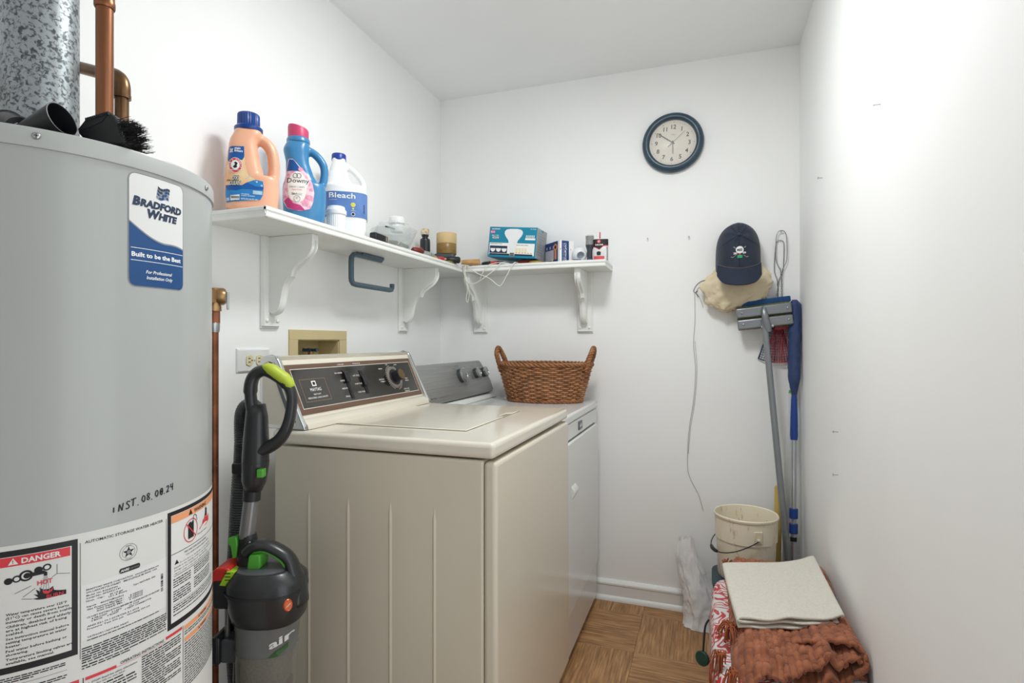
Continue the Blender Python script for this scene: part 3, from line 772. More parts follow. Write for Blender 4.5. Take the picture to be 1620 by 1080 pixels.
# --- softener
sof = thing('softener_bottle', 'blue plastic fabric softener bottle with a pink cap and floral label', 'bottle', (-1.165, 1.402, SZ1), math.radians(40))
m_blu = mat('blue_plastic', '3f86b8', .3, var=.04, vscale=5, coat=.25)
S_ = conv(685, 175, .3664e-3, .391e-3, .3050)
low2 = [(0, .0, .048, .034), (.006, .0, .054, .039), (.035, .0, .0605, .0430), (.085, .0, .0630, .044), (.112, .0, .0625, .043), (.126, -.001, .059, .041)]
col2_ = [(.090, -.004, .055, .040), (.1193, -.007, .052, .041), (.1545, -.0138, .0393, .038), (.1897, -.0198, .0334, .037), (.205, -.0220, .0345, .036), (.226, -.0245, .0366, .036), (.240, -.021, .0350, .033), (.252, -.0185, .030, .029)]
body_mesh(sof, 'body', m_blu, [low2, col2_], [(.000, 0, .228), (.018, 0, .228), (.040, 0, .212), (.056, 0, .186), (.0575, 0, .155), (.052, 0, .128), (.044, 0, .105)], .0125, 2.6, smooth=14)
cc = (-.0178, 0)
G().lathe([(.031, .247), (.034, .250), (.034, .258), (.0315, .2635)], 40, c=(cc[0], 0, 0)).obj('neck_ring', m_blu, sof, smooth=40)
g = G(); k = 44; rings = []
for z, r in ((.261, .0298), (.264, .0300), (.297, .0300), (.3035, .0285)):
    rings.append([(cc[0] + r * math.cos(2 * PI * i / k), r * math.sin(2 * PI * i / k), z - (max(0, (z - .28)) * .28 * (1 + math.cos(2 * PI * i / k)))) for i in range(k)])
g.loft(rings); g.obj('cap', mat('pink_cap', 'cf4872', .4, var=.06), sof, smooth=40)
fs_ = front(lambda z: interp(low2, z) if z < .125 else (tuple(p + (q - p) * min(1, (z - .125) / .03) for p, q in zip(interp(low2, .125), interp(col2_, .155))) if z < .155 else interp(col2_, z)), 2.6, .0012)
m_flor = mat('label_floral', 'f3d9e2', .4, vscale=55, col2='d8588f', lo_=.42, hi_=.75, detail=4)
g = G(); decal(g, [S_(*q) for q in ((562, 468), (600, 470), (640, 515), (700, 572), (745, 645), (760, 720), (752, 790), (730, 845), (660, 866), (600, 862), (552, 846), (524, 800), (516, 730), (522, 660), (540, 580), (550, 520))], fs_, 0, 40, 18)
lb = g.obj('front_label', m_flor, sof, fix=False)
g = G()
decal(g, [S_(*q) for q in ((566, 472), (598, 474), (636, 520), (660, 560), (630, 556), (590, 560), (548, 560), (554, 520))], fs_, 3, e=.0004)
decal(g, [S_(*q) for q in ((526, 790), (560, 765), (600, 812), (650, 820), (690, 860), (660, 864), (600, 860), (553, 844))], fs_, 2, e=.0004)
decal(g, [S_(*q) for q in ((590, 580), (625, 562), (668, 580), (700, 620), (718, 650), (700, 700), (690, 760), (670, 790), (625, 806), (580, 785), (560, 740), (556, 690), (560, 630))], fs_, 0, e=.0008)
for q in ((655, 545, 20), (690, 690, 18), (720, 760, 26), (690, 800, 30), (735, 700, 16), (560, 590, 14), (540, 700, 14)): decal(g, ell(*S_(q[0], q[1]), q[2] * .366e-3, q[2] * .39e-3 * .8, 9), fs_, 1, 6, 6, e=.0006)
g.obj('label_flower_print', [m_print_white, mat('petal_pink', 'f2b9cd', .4, vscale=90, col2='e58fb2'), mat('deep_pink', 'c94487', .4, vscale=40, var=.2), m_dblue], lb, fix=False)
g = G(); f3 = ft(fs_, .0014)
x, z = S_(635, 652); put_text(g, 'Downy', f3, x, z, .0150, .0620, 'c', m=0, bold=.0)
for dx in (-.0052, .0052):
    cx_, cz_ = S_(628, 597)
    g.tube([fs_(cx_ + dx + .006 * math.cos(t * PI / 9), cz_ + .0068 * math.sin(t * PI / 9), .0014) for t in range(18)], .0006, 5, closed=True)
x, z = S_(628, 690); put_text(g, 'FRESH + SOFT', f3, x, z, .0040, .0420, 'c', m=0)
x, z = S_(626, 710); put_text(g, 'April Fresh', f3, x, z, .0042, .0285, 'c', m=1)
x, z = S_(605, 745); put_text(g, '2in1', f3, x, z, .0062, .0150, 'c', m=0, bold=.02); x, z = S_(648, 742); put_text(g, 'softness', f3, x, z + .002, .0022, .0125, 'c', m=0); put_text(g, 'freshness', f3, x, z - .0015, .0022, .0125, 'c', m=0)
cx_, cz_ = S_(626, 775)
g.tube([fs_(cx_ + .0085 * math.cos(t * PI / 10), cz_ + .0092 * math.sin(t * PI / 10), .0012) for t in range(20)], .0004, 5, closed=True)
for a in range(4): put_text(g, '~', f3, cx_ - .004 + (a % 2) * .003, cz_ - .003 + a * .0018, .006, .004, m=0)
g.obj('label_lettering', [m_ink, m_red], lb, fix=False)
# --- bleach
ble = thing('bleach_jug', 'white plastic bleach jug with a blue cap and blue label', 'bottle', (-1.180, 1.629, SZ1), math.radians(36))
m_wpl = mat('white_plastic', 'eef0f0', .34, var=.02, vscale=6, coat=.15)
B_ = conv(1020, 418, .4284e-3, .447e-3, .2905)
low3 = [(0, .0, .060, .056), (.006, .0, .066, .062), (.020, .001, .069, .065), (.055, .001, .069, .065), (.058, .001, .0705, .0665), (.150, .001, .0705, .0665), (.158, .001, .069, .065), (.168, .0, .068, .064), (.176, -.002, .065, .060)]
col3 = [(.140, -.016, .050, .052), (.176, -.020, .0475, .050), (.205, -.024, .036, .040), (.235, -.024, .0285, .030), (.262, -.0225, .0225, .0235), (.272, -.0225, .0225, .0225)]
body_mesh(ble, 'body', m_wpl, [low3, col3], [(-.010, 0, .252), (.012, 0, .245), (.040, 0, .221), (.058, 0, .194), (.060, 0, .166), (.054, 0, .145)], .0105, 3.4)
g = G(); k = 48; rings = []
for z, r in ((.266, .0238), (.268, .0240), (.286, .0236), (.2895, .022)):
    rings.append([(-.0225 + (r + (.0004 if i % 2 else -.0004)) * math.cos(2 * PI * i / k), (r + (.0004 if i % 2 else -.0004)) * math.sin(2 * PI * i / k), z) for i in range(k)])
g.loft(rings); g.obj('cap', mat('royal_blue_cap', '1c3f9e', .35, var=.08), ble, smooth=35)
n3 = 3.4
def wrap(t, z, e=0.0):      # label wrapped right round the jug; t in metres along x near the front
    ang = -PI / 2 + t / .0705
    c, s = math.cos(ang), math.sin(ang); a, b = .0705 + .0012 + e, .0665 + .0012 + e
    return (.001 + a * math.copysign(abs(c) ** (2 / n3), c), b * math.copysign(abs(s) ** (2 / n3), s), z)
g = G(); g.grid(60, 6, lambda u, v: wrap((u - .5) * 2 * PI * .0705 * .96, .0625 + v * .0840))
lb = g.obj('wrap_label', mat('bleach_label_blue', '6288c2', .4, var=.06, vscale=14, col2='4d74b2'), ble, fix=False)
fb = front(lambda z: (.001, .0705, .0665), n3, .0018)
g = G()
x, z = B_(895, 775); put_text(g, 'Bleach', ft(fb, 0), x, .1245, .0185, .0850, m=0, bold=.012)
x, z = B_(895, 800); put_text(g, 'concentrated', ft(fb, 0), x + .001, .1170, .0032, .0240, m=0)
for k in range(7): put_text(g, '- - -' if k % 2 else '-- - --', ft(fb, 0), -.034, .096 - k * .004, .0022, .020, m=2)
decal(g, ell(.024, .1035, .0085, .0078, 6), fb, 1, 8, 6, e=.0002); decal(g, ell(.024, .0905, .0035, .0035, 8), fb, 1, 4, 4, e=.0002); decal(g, ell(.024, .072, .0065, .0065, 16), fb, 0, 6, 6, e=.0002); decal(g, ell(.024, .072, .0050, .0050, 16), fb, 3, 6, 6, e=.0004)
put_text(g, '81 OZ', ft(fb, .0006), .0195, .1020, .0034, .009, m=2); put_text(g, 'disinfects', ft(fb, .0002), .0165, .0825, .0030, .016, m=0)
for k in range(12): decal(g, [(.058, .078 + k * .0026), (.0635, .078 + k * .0026), (.0635, .0795 + k * .0026), (.058, .0795 + k * .0026)], fb, 3, 1, 2, e=.0004)
g.obj('label_lettering', [m_print_white, mat('label_yellow', 'e6e04c', .4), mat('label_greyblue', '3c5f9c', .4), m_ink], lb, fix=False)['kind'] = 'stuff'
# --- small white tub in front of the jug
tub = thing('plastic_jar', 'small white plastic jar with a ribbed side standing before the bleach jug', 'jar', (-1.120, 1.496, SZ1))
g = G(); k = 60; rings = []
for z, r in ((0, .0275), (.004, .029), (.048, .029), (.050, .027)):
    rings.append([((r + (.0005 if i % 2 else -.0005)) * math.cos(2 * PI * i / k), (r + (.0005 if i % 2 else -.0005)) * math.sin(2 * PI * i / k), z) for i in range(k)])
g.loft(rings); g.obj('body', m_wpl, tub, smooth=35)
G().lathe([(.0315, .049), (.0325, .051), (.0325, .062), (.028, .0665), (.027, .074), (.024, .0755)], 40).obj('lid', m_wpl, tub, smooth=40)

# ================================================================== SMALL THINGS ON THE LEFT SHELF
m_glass = mat('clear_glass', 'c9d2d0', .05, var=.01, alpha=.24)
bowl = thing('glass_bowl', 'clear glass bowl full of odds and ends on the left shelf', 'bowl', (-1.192, 1.965, SZ1))
prof = [(.004, .0), (.052, .0), (.056, .004), (.066, .030), (.080, .062), (.091, .086), (.094, .090), (.093, .093), (.090, .091), (.0875, .084), (.0765, .062), (.0625, .032), (.053, .0075), (.004, .0065)]
G().lathe(prof, 56, capb=False, capt=False).obj('bowl', m_glass, bowl, smooth=40)
m_film = mat('clear_plastic_film', 'e6ebeb', .15, var=.04, alpha=.24, vscale=30)
g = G()
def blobf(cx, cy, cz, a, b, c, amp, fr, seed):
    def f(u, v):
        th, ph = u * 2 * PI, (v - .5) * PI * .98
        d = Vector((math.cos(ph) * math.cos(th), math.cos(ph) * math.sin(th), math.sin(ph)))
        q = 1 + amp * noise.noise(d * fr + Vector((seed, 0, 0))) + amp * .6 * abs(noise.noise(d * fr * 2.1 + Vector((0, seed, 0))))
        return (cx + a * d.x * q, cy + b * d.y * q, cz + c * d.z * q)
    return f
fbag = thing('plastic_bag', 'crumpled clear plastic bag bulging out of the glass bowl', 'bag', (-1.192, 1.960, SZ1 + .085))
G().grid(40, 24, blobf(0, 0, 0, .072, .068, .040, .28, 2.3, 3.1)).obj('film', m_film, fbag, smooth=True)
wj = thing('pill_jar', 'white capped jar resting on top of the glass bowl', 'jar', (-1.200, 2.000, SZ1 + .092))
G().lathe([(.024, 0), (.026, .004), (.026, .030), (.023, .034)], 32).obj('body', m_wpl, wj, smooth=40)
k = 48; rings = []; g = G()
for z, r in ((.034, .0315), (.036, .033), (.058, .0325), (.062, .029)):
    rings.append([((r + (.0003 if i % 2 else -.0003)) * math.cos(2 * PI * i / k), (r + (.0003 if i % 2 else -.0003)) * math.sin(2 * PI * i / k), z) for i in range(k)])
g.loft(rings); g.obj('cap', m_wpl, wj, smooth=35)
pc = thing('pencil', 'thin dark pencil lying across the top of the glass bowl', 'pencil', (-1.185, 1.935, SZ1 + .097))
d_ = Vector((-.02, .075, .010))
G().tube([-d_, d_ * .85], .0032, 6).obj('shaft', m_black, pc); G().tube([d_ * .85, d_], [.0032, .0006], 6).obj('point', mat('pale_wood', 'c79a66', .6), pc)
m_wood = mat('tool_wood', 'c99f68', .5, vscale=20, col2='a97b45', stretch=(1, 6, 6))
m_hw = [mat('rusty_hardware', '8a6a50', .5, .4, var=.4, vscale=60), m_wood, m_steel, mat('olive_scrap', '6d6a48', .6, var=.3), mat('card_scrap', 'c9b79a', .7)]
g = G()
for i in range(11):
    a = i * 2.4; r = .010 + .030 * (i % 3) / 2
    M = Matrix.Translation((r * math.cos(a), r * math.sin(a), .016 + .008 * (i // 3))) @ Matrix.Rotation(a * 1.7, 4, 'Z') @ Matrix.Rotation(.25 * math.sin(i), 4, 'Y')
    g.tube([(-.022, 0, 0), (-.018, 0, .001), (.018, 0, .002), (.022, 0, .002)], [.004, .007, .007, .004], 7, M=M, m=i % 5)
hwo = tag(g.obj('hardware_scraps', m_hw, smooth=40, loc=(-1.192, 1.965, SZ1)), 'jumble of brown hardware scraps inside the glass bowl', 'hardware', kind='stuff')
bb = thing('stud_finder', 'black ribbed plastic tool case with a brown end before the glass bowl', 'tool', (-1.115, 1.735, SZ1), math.radians(4))
G().box(-.014, .014, -.045, .038, 0, .031).obj('case', m_black, bb, bevel=.006, seg=3)
for k in range(7): G().box(.013, .0155, -.038 + k * .009, -.034 + k * .009, .004, .027).obj('rib', m_black, bb, bevel=.0008)
G().box(-.013, .013, .038, .046, .002, .029).obj('end_cap', mat('brown_end', '6d4433', .5), bb, bevel=.003)
G().box(.0135, .0152, .026, .031, .009, .024).obj('label_tab', mat('tan_tab', '9d917b', .5), bb)
# dark bottle with pale cap
db = thing('glue_bottle', 'small black bottle with a pale stained cap in the shelf corner', 'bottle', (-1.225, 2.290, SZ1))
G().lathe([(.021, 0), (.023, .003), (.0235, .105), (.022, .115), (.014, .121), (.0135, .126), (.0165, .129), (.0165, .136)], 32).obj('body', mat('dark_bottle', '1d2024', .25, var=.2, coat=.3), db, smooth=40)
G().lathe([(.0185, .136), (.0195, .138), (.0190, .158), (.016, .1625)], 28).obj('cap', mat('stained_cap', 'd9cdb2', .5, vscale=80, col2='b08f62', lo_=.45, hi_=.7), db, smooth=40)
# tape measure case with tape rolls stacked on it
tm = thing('storage_tin', 'flat black box under the two tape rolls', 'box', (-1.175, 2.400, SZ1), math.radians(18))
G().box(-.048, .048, -.048, .048, 0, .058).obj('case', mat('dark_grey_plastic', '465056', .4), tm, bevel=.01, seg=3)
G().box(-.049, .049, -.049, .049, .036, .040).obj('lid_seam', m_black, tm, bevel=.001)
def tape_roll(label, zz, m1, m2, h):
    t = thing('tape_roll', label, 'tape', (-1.172, 2.405, zz))
    G().lathe([(.0405, 0), (.0475, 0), (.0480, .0008), (.0480, h - .0008), (.0475, h), (.0405, h)], 48, capb=False, capt=False).obj('tape', m1, t, smooth=40)
    G().lathe([(.0380, .0), (.0404, .0), (.0404, h), (.0380, h)], 40, capb=False, capt=False).obj('core', m2, t, smooth=40)
m_core = mat('card_core', 'b59b74', .7)
tape_roll('dull gold packing tape roll under the masking tape', SZ1 + .0585, mat('packing_tape', '9a7a44', .3, vscale=40, var=.3, stretch=(1, 1, 9)), m_core, .050)
tape_roll('pale cream masking tape roll topping the stack', SZ1 + .109, mat('masking_tape', 'dcc08d', .6, var=.05), m_core, .050)
rk = thing('folding_knife', 'red and dark brown pocket tool beside the glass bowl', 'tool', (-1.108, 2.010, SZ1 + .013), math.radians(65))
G().tube([(-.030, 0, 0), (-.024, 0, 0), (.022, 0, 0), (.028, 0, 0)], [.006, .0125, .0125, .007], 12).obj('handle', mat('dark_red', '6a2a22', .4), rk, smooth=50)
G().box(-.018, .016, -.0085, .0085, .0085, .0128).obj('red_inlay', mat('bright_red', 'c23a2c', .4), rk, bevel=.002)
gv = thing('plastic_vial', 'small clear plastic vial lying near the shelf corner', 'vial', (-1.118, 2.085, SZ1 + .013), math.radians(75))
G().tube([(-.035, 0, 0), (-.034, 0, 0), (.028, 0, 0), (.033, 0, 0), (.036, 0, 0)], [.009, .0125, .0125, .009, .007], 16).obj('tube', mat('smoky_clear', 'c6cbc8', .12, alpha=.5), gv, smooth=50)
G().tube([(.036, 0, 0), (.050, 0, 0)], .0088, 14).obj('stopper', mat('grey_stopper', '8c9393', .5), gv, smooth=40)
for (x, y, r, l, mt, lbl, a) in ((-1.122, 2.150, .009, .030, m_wood, 'small wooden cork stub lying by the clear vial', 70), (-1.098, 2.196, .008, .016, mat('red_knob', 'b8283a', .3), 'small shiny red knob near the shelf corner', 60)):
    t = thing('cork_stub' if mt is m_wood else 'red_knob', lbl, 'stub' if mt is m_wood else 'knob', (x, y, SZ1 + r), math.radians(a))
    G().tube([(-l, 0, 0), (-l * .85, 0, 0), (l * .3, 0, 0), (l * .85, 0, 0), (l, 0, 0)], [r * .5, r * .8, r, r, r * .7], 14).obj('body', mt, t, smooth=50)
    G().tube([(l, 0, 0), (l + .012, 0, 0)], r * .55, 10).obj('tip', mat('pale_wood', 'c79a66', .6), t, smooth=40)
sd = thing('screwdriver', 'screwdriver with a thick black handle at the shelf corner', 'screwdriver', (-1.090, 2.306, SZ1 + .0165), math.radians(34))
G().tube([(-.034, 0, 0), (-.030, 0, 0), (-.010, 0, 0), (.026, 0, 0), (.031, 0, 0)], [.010, .0145, .016, .0155, .012], 12).obj('handle', m_black, sd, smooth=50)
G().tube([(.031, 0, 0), (.033, 0, 0)], .010, 12).obj('end_plug', m_wood, sd); G().tube([(-.034, 0, 0), (-.15, .015, -.004)], .0035, 8).obj('blade', m_steel, sd, smooth=40)
hm = thing('wooden_handle', 'short round wooden tool handle lying on the back shelf edge', 'tool handle', (-1.030, 2.398, SZ1 + .0155), math.radians(18))
G().tube([(-.055, 0, 0), (-.03, 0, 0), (.026, 0, 0), (.030, 0, 0)], [.010, .012, .0150, .0135], 16).obj('shaft', m_wood, hm, smooth=40)
G().tube([(.030, 0, 0), (.0306, 0, 0)], .0134, 16).obj('end_grain', mat('end_grain', 'c08e58', .6, vscale=90, var=.3), hm)
s2 = thing('screwdriver', 'small screwdriver with a black grip and red end behind the wooden handle', 'screwdriver', (-.972, 2.440, SZ1 + .0115), math.radians(-8))
G().tube([(-.030, 0, 0), (-.02, 0, 0), (.012, 0, 0), (.018, 0, 0)], [.008, .0105, .011, .0085], 12).obj('handle', m_black, s2, smooth=50)
G().tube([(.018, 0, 0), (.045, -.006, 0), (.05, -.007, 0)], [.009, .0095, .006], 12).obj('red_end', mat('bright_red', 'c23a2c', .4), s2, smooth=50); G().tube([(-.03, 0, 0), (-.10, .01, -.006)], .003, 8).obj('blade', m_steel, s2, smooth=40)
cl = thing('yellow_tag', 'crumpled yellow tag under the black handled screwdriver', 'tag', (-1.100, 2.275, SZ1 + .002))
G().grid(8, 8, lambda u, v: ((u - .5) * .035, (v - .5) * .06, .002 + .004 * noise.noise(Vector((u * 3, v * 3, 1))))).obj('paper', mat('yellow_paper', 'cdbf55', .6), cl, smooth=True, solid=.0008)
# cords dangling from the shelf corner
m_cord = mat('white_cord', 'e4e3da', .5, var=.06)
cd_ = thing('lamp_cord', 'thin white cord looping off the shelf corner', 'cord', (-1.03, 2.38, SZ1))
o_ = Vector((-1.03, 2.38, SZ1))
def W(*pts): return catmull([Vector(p) - o_ for p in pts], 8)
cz = SZ1 + .003
G().tube(W((-1.075, 2.45, cz), (-1.070, 2.415, cz), (-1.072, 2.388, SZ1 - .004), (-1.070, 2.385, 1.510), (-1.052, 2.384, 1.460), (-1.060, 2.384, 1.400), (-1.052, 2.386, 1.385), (-1.045, 2.384, 1.430), (-1.062, 2.384, 1.500), (-1.064, 2.386, SZ1 - .002), (-1.050, 2.40, cz), (-1.04, 2.43, cz)), .0020, 6).obj('strand', m_cord, cd_, smooth=True)
G().tube(W((-1.075, 2.440, cz + .01), (-1.060, 2.405, cz + .006), (-1.050, 2.385, SZ1 - .006), (-1.000, 2.383, 1.515), (-.945, 2.383, 1.492), (-.905, 2.383, 1.460), (-.885, 2.383, 1.458), (-.858, 2.383, 1.500), (-.835, 2.384, 1.540), (-.822, 2.392, cz), (-.815, 2.43, cz)), .0023, 6).obj('strand', m_cord, cd_, smooth=True)
G().tube(W((-1.050, 2.43, cz), (-1.060, 2.392, cz), (-1.068, 2.385, 1.520), (-1.055, 2.383, 1.478), (-1.015, 2.383, 1.470), (-.960, 2.383, 1.500), (-.910, 2.384, 1.535), (-.890, 2.392, cz), (-.86, 2.44, cz)), .0023, 6).obj('strand', m_cord, cd_, smooth=True)
G().tube(W((-.99, 2.383, 1.488), (-.975, 2.383, 1.52), (-.955, 2.386, 1.548), (-.94, 2.40, cz), (-.90, 2.44, cz + .012), (-.86, 2.46, cz + .004)), .0017, 6).obj('strand', m_cord, cd_, smooth=True)
# clutter the bulb box stands on
def coil(lbl, x, y, r, rr_, mt, z0, turns=2, cat='cord'):
    t = thing('cord_coil', lbl, cat, (x, y, z0))
    g = G(); pts = []
    for i in range(turns * 20):
        a = i * 2 * PI / 20
        pts.append((r * (1 + .06 * math.sin(a * 1.37)) * math.cos(a), r * .8 * math.sin(a), rr_ + rr_ * 1.9 * i / 20))
    g.tube(pts, rr_, 7); g.obj('coil', mt, t, smooth=True)
coil('coiled red cord under the light bulb box', -.800, 2.500, .045, .0042, mat('red_cord', 'b8412f', .5, var=.1), SZ1, 2)
coil('coiled black cord under the left end of the bulb box', -.945, 2.485, .040, .0045, m_black, SZ1, 2)
gt = thing('tape_roll', 'narrow dull gold tape roll lying under the right end of the bulb box', 'tape', (-.738, 2.456, SZ1))
G().lathe([(.020, 0), (.034, 0), (.034, .012), (.020, .012)], 32, capb=False, capt=False).obj('tape', mat('gold_tape', 'a78a4a', .35, .3), gt, smooth=40)
# ================================================================== THINGS ON THE BACK SHELF
lx0 = Matrix.Translation((-.972, 2.432, 1.6005)) @ Matrix.Rotation(math.radians(-3), 4, 'Z') @ Matrix.Rotation(math.radians(5.6), 4, 'Y')
bx = thing('light_bulb_box', 'teal cardboard light bulb box leaning on the back shelf clutter', 'box', (0, 0, 0)); bx.matrix_world = lx0
m_teal = mat('teal_card', '0f87a6', .4, var=.04, vscale=6)
BW, BD, BH = .238, .135, .140
G().box(0, BW, 0, BD, 0, BH).obj('carton', [m_teal], bx, bevel=.0012)
g = G(); g.box(BW, BW + .0006, .001, BD - .001, .001, BH - .001)
sp = g.obj('grey_end_panel', mat('grey_card', 'a9adae', .5, vscale=30, var=.2), bx)
ff = lambda a, b: (a, -.0006, b)
def rect(g, x0, x1, z0, z1, m=0, y=-.0006): g.add([(x0, y, z0), (x1, y, z0), (x1, y, z1), (x0, y, z1)], [(0, 1, 2, 3)], m)
g = G()
rect(g, .006, BW - .006, .010, .066, 0); rect(g, .009, .098, .018, .052, 1, -.0009); rect(g, .009, .225, .009, .0165, 1, -.0009)
for k in range(3):
    cx_ = .025 + k * .029; g.add([(cx_ - .013, -.0012, .040), (cx_ + .013, -.0012, .040), (cx_ + .011, -.0012, .030), (cx_ + .004, -.0012, .024), (cx_ - .004, -.0012, .024), (cx_ - .011, -.0012, .030)], [(0, 1, 2, 3, 4, 5)], 0)
for k in range(6): rect(g, .140 + k * .0145, .151 + k * .0145, .022, .044, 2 if k < 4 else 0, -.0009); rect(g, .1405 + k * .0145, .1505 + k * .0145, .020, .0235, 3, -.0011)
for k in range(6): rect(g, .186 + k * .0075, .1895 + k * .0075, .092, .104, 0)
rect(g, .183, .232, .082, .0905, 0); rect(g, .006, .030, .110, .123, 4); rect(g, .018, .050, .086, .094, 0); rect(g, .06, .18, .0118, .0148, 5, -.0011)
put_text(g, 'ecosmart', ff, .012, .128, .0062, .042, m=0, bold=.03); put_text(g, 'ECO', lambda a, b: (a, -.001, b), .009, .1125, .0075, .019, m=0, bold=.03)
put_text(g, '65w = 9w', ff, .014, .098, .0050, .036, m=0, bold=.03); put_text(g, 'DIMMABLE', lambda a, b: (a, -.001, b), .0195, .0878, .0045, .029, m=5, bold=.03)
put_text(g, 'ADJUSTABLE COLOR', lambda a, b: (a, -.001, b), .010, .060, .0034, .060, m=5, bold=.02); put_text(g, 'BRIGHTNESS LEVELS', lambda a, b: (a, -.001, b), .140, .056, .0034, .060, m=5, bold=.02); put_text(g, '90+ CRI LED', ff, .205, .130, .0038, .028, m=0, bold=.02)
g.obj('front_print', [m_print_white, m_navy_p, mat('warm_swatch', 'efe3c2', .5), mat('amber_swatch', 'd8b36a', .5), mat('magenta_print', 'd34f9a', .5), m_ink], bx, fix=False)
g = G()
prof = [(.012, .007), (.0125, .020), (.0155, .032), (.020, .062), (.024, .078), (.040, .098), (.0455, .110), (.0445, .120), (.036, .128), (.018, .1315)]
poly = [(.124 + r, z) for r, z in prof] + [(.124 - r, z) for r, z in reversed(prof)]
g.add([(a, -.0016, b) for a, b in poly], [tuple(range(len(poly)))], 0)
g.box(.114, .134, -.0017, -.0008, .004, .022, 1)
for k in range(4): rect(g, .113, .135, .006 + k * .004, .0078 + k * .004, 2, -.0019)
g.obj('printed_bulb', [mat('bulb_print', 'eceff0', .4, var=.06, vscale=12), m_grey_p, m_ink], bx, fix=False)
g = G()
for k in range(9): 
    zz = .02 + k * .012
    g.add([(BW + .0009, .015, zz), (BW + .0009, .015 + random.uniform(.04, .1), zz), (BW + .0009, .015 + random.uniform(.04, .1), zz + .004), (BW + .0009, .015, zz + .004)], [(0, 1, 2, 3)], 0)
g.add([(BW + .0009, .055, BH - .012), (BW + .0009, .085, BH - .012), (BW + .0009, .085, BH - .002), (BW + .0009, .055, BH - .002)], [(0, 1, 2, 3)], 1)
g.obj('end_print', [m_grey_p, m_teal], sp, fix=False)
wb = thing('hardware_box', 'navy and white cardboard box with an orange picture on the back shelf', 'box', (-.626, 2.442, SZ1), math.radians(-45))
# local: -x runs along the left face, +y along the right face
G().box(-.132, 0, 0, .076, 0, .102).obj('carton', mat('navy_card', '20407c', .4, var=.06), wb, bevel=.001)
g = G(); fx = lambda a, b: (a, -.0005, b)
rect(g, -.128, -.050, .018, .066, 0, -.0005); rect(g, -.0125, 0, 0, .102, 1, -.0005)
for k in range(3): rect(g, -.118 + k * .03, -.108 + k * .03, .072, .084, 0, -.0005)
g.tube([(-.034, -.0008, .020), (-.034, -.0008, .060)], .009, 8, m=2, flat=.05, up=(0, 1, 0)); g.lathe([(.016, 0), (.016, .0008)], 20, M=Matrix.Translation((-.034, -.0005, .075)) @ Matrix.Rotation(PI / 2, 4, 'X'), m=2); g.lathe([(.008, 0), (.008, .0009)], 16, M=Matrix.Translation((-.034, -.0007, .075)) @ Matrix.Rotation(PI / 2, 4, 'X'), m=3)
put_text(g, 'HARDWARE KIT', lambda a, b: (a, -.0006, b), -.019, .030, .0040, .045, m=1) if False else None
rect(g, -.068, -.058, .014, .022, 4, -.0008)
g.obj('left_face_print', [mat('panel_grey', 'b9bac4', .5), m_print_white, mat('orange_print2', 'd98a5c', .5), m_ink, mat('label_yellow', 'e6e04c', .4)], wb, fix=False)
g = G()
def rectx(y0, y1, z0, z1, m, x=.0005): g.add([(x, y0, z0), (x, y1, z0), (x, y1, z1), (x, y0, z1)], [(0, 1, 2, 3)], m)
rectx(0, .012, 0, .102, 0); rectx(.050, .076, 0, .102, 0); rectx(.058, .061, .060, .066, 1, .0008); rectx(.004, .007, .060, .066, 1, .0008)
vs_, fs2, w_ = text2d('Ceiling Mount Kit', .01); kk = .080 / w_
g.add([(.0009, .036 - b * .010, .092 - a * kk) for a, b in vs_], fs2, 0)
for k in range(2):
    vs_, fs2, w_ = text2d('hardware included for joist mounting', 0, res=1) if False else text2d('for wood and masonry ceilings', 0, res=1); kk = .076 / w_
    g.add([(.0009, .026 - k * .006 - b * .0035, .090 - a * kk) for a, b in vs_], fs2, 0)
g.obj('right_face_print', [m_print_white, m_red], wb, fix=False)
gl = thing('white_globe', 'small glossy white globe with a round opening on the back shelf', 'globe', (-.540, 2.470, SZ1 + .0345))
M = Matrix.Rotation(math.radians(125), 4, Vector((.8, .6, 0)).normalized())
g = G(Matrix.Identity(4)); prof = []
R_ = .0345
for i in range(15):
    a = -PI / 2 + (PI / 2 + .98) * i / 14; prof.append((max(.001, R_ * math.cos(a)), R_ * math.sin(a)))
prof += [(.0180, .0285), (.0165, .022), (.015, .014), (.001, .012)]
MM = Vector((.42, -.86, -.25)).normalized().to_track_quat('Z', 'Y').to_matrix().to_4x4()
G(MM).lathe(prof, 36, capb=False, capt=False).obj('shell', mat('glossy_white', 'e3e7ea', .18, coat=.4), gl, smooth=50)
G(MM).lathe([(.0148, .0145), (.001, .0145)], 28, capb=False, capt=False).obj('opening', mat('grey_lens', '8d979d', .3), gl)
tr = thing('flashlight', 'dark grey flashlight with a clear lens cap standing on the back shelf', 'flashlight', (-.493, 2.470, SZ1))
G().lathe([(.0120, 0), (.0125, .003), (.0125, .050), (.0150, .062), (.0185, .072), (.0185, .080), (.0165, .088), (.0160, .100), (.0180, .108), (.0180, .116)], 28).obj('body', mat('graphite_plastic', '3a3e44', .35, coat=.2), tr, smooth=40)
G().lathe([(.0195, .076), (.0198, .110), (.0190, .1185), (.016, .1215)], 28, capb=False).obj('lens_cap', mat('clear_cap', 'dfe4df', .1, alpha=.32), tr, smooth=40)
oc = thing('oil_can', 'small oil can with a black top band and red nozzle on the shelf end', 'can', (-.443, 2.470, SZ1), math.radians(8))
def oval(a, b, z): return sup(0, a, b, z, 3.2, 44)
g = G(); g.loft([oval(.0325, .0165, 0), oval(.0335, .0175, .002), oval(.0335, .0175, .098), oval(.032, .016, .100)]); g.obj('can', mat('can_white', 'dfe1e2', .3, .2, var=.05), oc, smooth=40)
fo = lambda x, z, e=0.0: (x, -.0178 * (1 - min(.98, abs(x / .0338)) ** 3.2) ** (1 / 3.2) - .0005 - e, z)
